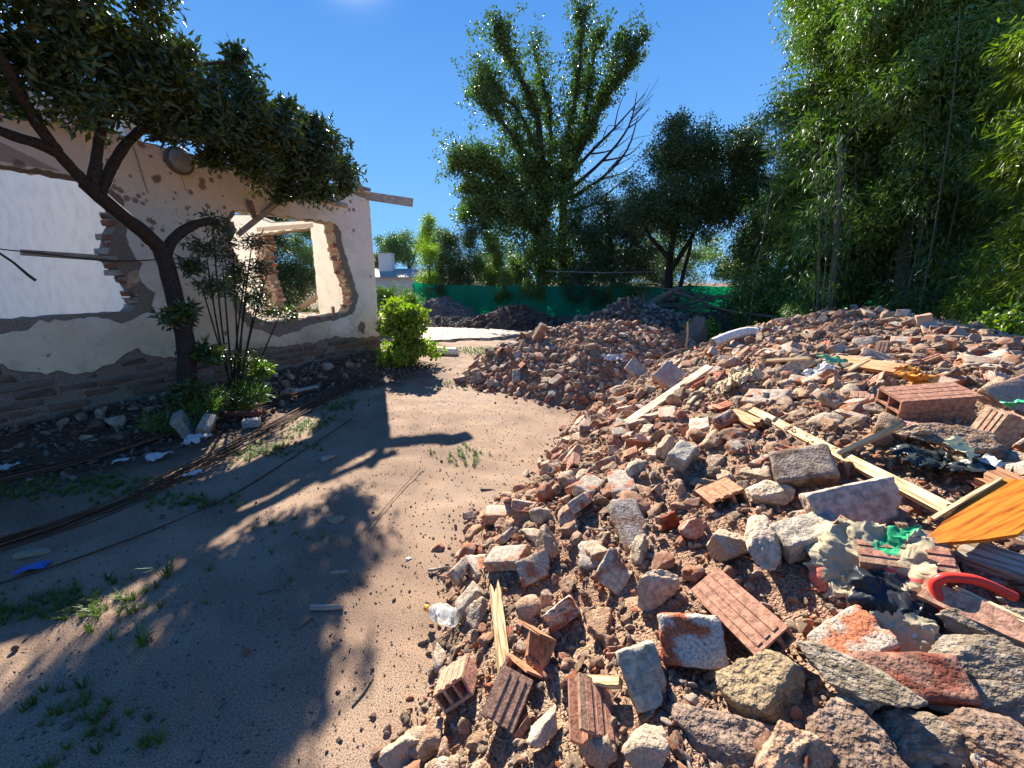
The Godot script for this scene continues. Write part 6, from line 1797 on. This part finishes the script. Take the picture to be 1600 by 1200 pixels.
	put.call("white_board", brick_mesh(515, Vector3(.36, .03, .07), 1.0, Color(.55, .53, .5), Color(.5, .48, .45), .5, 5), M.brick3, "pale board in the debris at the foot of the wall below the opening", "board", -2.95, -5.65, .12, Vector3(0, .6, .1))
	put.call("path_stone", rock_mesh(516, 3, Vector3(.075, .03, .04), 9, .1), M.stone3, "largest grey stone lying alone on the dirt path near the tree's shadow", "stone", -1.22, -2.50, .015, Vector3(0, .2, 0))
	put.call("half_buried_stone", rock_mesh(517, 3, Vector3(.07, .035, .06), 9, .1), M.stone1, "half buried grey stone in the wall's shadow on the path", "stone", -1.72, -3.55, .015, Vector3(0, .9, 0))
	put.call("broken_lump", rock_mesh(518, 3, Vector3(.10, .07, .06), 9, .14), M.stone1, "grey mortar lump on the dirt at the bottom edge, left of the heap", "mortar lump", -.36, -1.08, .03, Vector3(0, .6, 0))
	put.call("white_flake", rock_mesh(519, 2, Vector3(.022, .006, .014), 8, .1), M.pale_plaster, "white flake on the open dirt up and left of the bottle", "flake", -.62, -2.12, .006, Vector3(0, .6, 0))
	var sticks := [[-.93, -1.72, .16, .02, 0.0, "dry white reed piece lying in the tree's shadow on the path", .014], [-.98, -2.0, .09, .0, .1, "short dry reed stub behind the white reed piece", .009], [-1.25, -1.85, .18, .0, .4, "thin dry twig in the shadow left of the reed piece", .006], [-.42, -2.02, .12, .0, .25, "flat wood splinter on the dirt left of the heap", .009], [-.2, -2.95, .10, .0, -.1, "pale straw piece on the sunlit path near the heap", .008], [-.6, -1.3, .12, .0, 1.2, "small brown splinter on the dirt left of the hollow block", .006], [-1.0, -1.62, .10, .0, .9, "thin twig beside the white reed piece", .005]]
	for q in sticks:
		var st := mb()
		tube(st, curve([Vector3(-q[2] / 2, 0, 0), Vector3(-q[2] * .1, .003, .004), Vector3(q[2] / 2, 0, -.003)], 3), q[6], q[6] * .85, 7, true, .12)
		tag(piece("dry_stick", done(st), M.grey_wood if q[6] > .008 else M.dead_wood, self, Transform3D(Basis(Vector3.UP, q[4]), Vector3(q[0], ground_h(q[0], q[1]) + q[6] * .6, q[1]))), q[5], "stick")
	# grass tufts
	var tuft := []
	for v in 3:
		rng.seed = 820 + v
		var st := mb()
		st.set_smooth_group(-1)
		for i in 22:
			var az := rf(0, TAU)
			var out := Vector3(cos(az), 0, sin(az))
			var side := Vector3(-sin(az), 0, cos(az)) * rf(.0025, .0045)
			var l := rf(.05, .13)
			var p0 := out * rf(0, .03)
			var p1 := p0 + Vector3.UP * l * .6 + out * l * .22
			var p2 := p1 + Vector3.UP * l * rf(.0, .3) + out * l * rf(.3, .55)
			st.set_color(Color.WHITE * rf(.7, 1.2))
			for q in [p0 - side, p0 + side, p1 + side, p0 - side, p1 + side, p1 - side, p1 - side, p1 + side, p2]: st.add_vertex(q)
		tuft.append(done(st))
	rng.seed = 830
	var spots := [[-1.68, -1.52, 1.0, "upright grass tuft alone at the lower left, nearest the camera"], [-1.95, -1.98, 1.1, "tall bent grass tuft at the edge of the wall's shadow"], [-1.72, -2.0, .5, "small tuft right of the tall bent tuft"], [-1.95, -1.85, .5, "small tuft just before the tall bent tuft"], [-1.50, -2.52, .5, "dark little weed on the path among the dry patch"]]
	for q in spots:
		tag(piece("grass_tuft", tuft[0], M.grass_leaf, self, Transform3D(Basis(Vector3.UP, rf(0, TAU)).scaled(Vector3.ONE * q[2]), Vector3(q[0], ground_h(q[0], q[1]), q[1]))), q[3], "grass tuft")
	var loose := [[-1.72, -2.40], [-1.62, -2.46], [-1.55, -2.36], [-1.4, -2.35], [-1.3, -2.3], [-1.22, -2.32], [-1.15, -2.28], [-1.45, -2.15], [-1.2, -1.9], [-2.0, -1.6], [-1.85, -1.55], [-.55, -3.55], [-.42, -3.4], [-.5, -3.75], [-.35, -3.6], [-2.35, -4.3], [-2.2, -4.45]]
	for q in loose:
		tag(piece("small_tuft", tuft[1], M.grass_leaf, self, Transform3D(Basis(Vector3.UP, rf(0, TAU)).scaled(Vector3.ONE * rf(.3, .5)), Vector3(q[0], ground_h(q[0], q[1]), q[1]))), "sparse little grass tuft on the open dirt of the path", "grass tuft", "little tufts on the path")
	var xf := []
	var cl := []
	var patches := [[-2.2, -1.78, .40, .12, 85], [-2.55, -1.72, .3, .10, 50], [-2.45, -3.75, .42, .22, 150], [-2.35, -4.4, .22, .3, 90], [-1.5, -1.15, .35, .10, 26], [-1.75, -1.25, .25, .08, 14], [-3.2, -3.0, .6, .2, 120], [-2.4, -2.75, .4, .12, 60], [-.95, -9.4, .7, .45, 240], [-.45, -3.6, .25, .25, 36], [-1.1, -6.4, .5, .4, 30], [-2.3, -5.2, .3, .3, 70], [-4.0, -2.9, .7, .3, 160], [-.7, -9.9, 1.2, .3, 120]]
	for p in patches:
		for i in p[4]:
			var x: float = p[0] + rng.randfn(0, .5) * p[2]
			var z: float = p[1] + rng.randfn(0, .5) * p[3]
			xf.append(Transform3D(Basis(Vector3.UP, rf(0, TAU)).scaled(Vector3.ONE * rf(.22, .55)), Vector3(x, ground_h(x, z) - .003, z)))
			cl.append(Color.WHITE * rf(.6, 1.15))
	tag(many("grass", tuft[2], M.grass_leaf, xf, cl), "patches of short green grass on the dirt by the steel rods", "grass")
	# grit, clods and straw strewn over the ground
	rng.seed = 840
	var peb := rock_mesh(330, 1, Vector3(1, .6, .85), 7, .1)
	xf = []
	cl = []
	for i in 60000:
		var x := rf(-4.6, 2.4)
		var z := .2 - 9.0 * pow(rng.randf(), 1.7)
		var s := lerpf(.0016, .0085, pow(rng.randf(), 4.0))
		xf.append(Transform3D(rbasis().scaled(Vector3.ONE * s), Vector3(x, ground_h(x, z) + s * .3, z)))
		cl.append([Color(.38, .30, .235), Color(.46, .38, .31), Color(.24, .18, .145), Color(.34, .24, .18)][i % 4] * rf(.7, 1.3))
	tag(many("ground_grit", peb, M.rubble_stuff, xf, cl), "fine grit and pebbles strewn over the dirt", "grit")
	xf = []
	cl = []
	for i in 150:
		var x := -.9 + rng.randfn(0, .9)
		var z := .2 - 7.5 * pow(rng.randf(), 1.4)
		if x > .6: continue
		var s := lerpf(.006, .022, pow(rng.randf(), 3.0))
		xf.append(Transform3D(rbasis().scaled(Vector3.ONE * s), Vector3(x, ground_h(x, z) + s * .4, z)))
		cl.append([Color(.40, .32, .26), Color(.16, .12, .10), Color(.44, .24, .16), Color(.26, .2, .16)][i % 4] * rf(.7, 1.2))
	tag(many("clods", rock_mesh(331, 2, Vector3(1, .75, .85), 9, .12), M.rubble_stuff, xf, cl), "small clods and pebbles scattered over the dirt path", "clods")
	var st := mb()
	st.set_smooth_group(-1)
	for v in [Vector3(-.5, 0, -.12), Vector3(.1, .12, -.2), Vector3(.5, 0, .05), Vector3(-.5, 0, -.12), Vector3(.5, 0, .05), Vector3(-.1, .1, .18)]: st.add_vertex(v)
	xf = []
	cl = []
	for i in 3200:
		var x := rf(-4.4, .4)
		var z := .1 - 8.0 * pow(rng.randf(), 1.6)
		var s := rf(.008, .03)
		xf.append(Transform3D(Basis(Vector3.UP, rf(0, TAU)) * Basis.from_scale(Vector3(s, s, s * rf(.15, .8))), Vector3(x, ground_h(x, z) + .003, z)))
		cl.append(Color.WHITE * rf(.4, 1.1))
	tag(many("leaf_litter", done(st), M.dry_leaf, xf, cl), "dry leaf and straw litter scattered over the dirt", "litter")

func xf_debris() -> void:
	# the mass of broken bits between the wall and the steel rods
	rng.seed = 812
	var m := [rock_mesh(340, 2, Vector3(1, .5, .75), 11, .09), rock_mesh(341, 2, Vector3(1, .35, .6), 10, .08, Color.WHITE, Color.WHITE, .6)]
	var xf := [[], []]
	var cl := [[], []]
	for i in 4200:
		var a := rf(-5.6, .1)
		var b := .06 + 1.5 * pow(rng.randf(), 1.5)
		var p := Vector3(-2.79, 0, -8.667) + Vector3(.41396, 0, -.9103) * a + Vector3(.9103, 0, .41396) * b
		var s := lerpf(.008, .055, pow(rng.randf(), 2.6))
		xf[i % 2].append(Transform3D(rbasis().scaled(Vector3.ONE * s), Vector3(p.x, ground_h(p.x, p.z) + s * rf(.0, .6), p.z)))
		cl[i % 2].append([Color(.20, .16, .13), Color(.27, .22, .18), Color(.24, .13, .09), Color(.15, .12, .10), Color(.34, .29, .24), Color(.18, .15, .12)][rng.randi() % 6] * rf(.7, 1.2))
	var o := thing("wall_rubble", "dark broken bits heaped between the house wall and the steel rods", "rubble")
	for k in 2: many("bits", m[k], M.rubble_stuff, xf[k], cl[k], o)
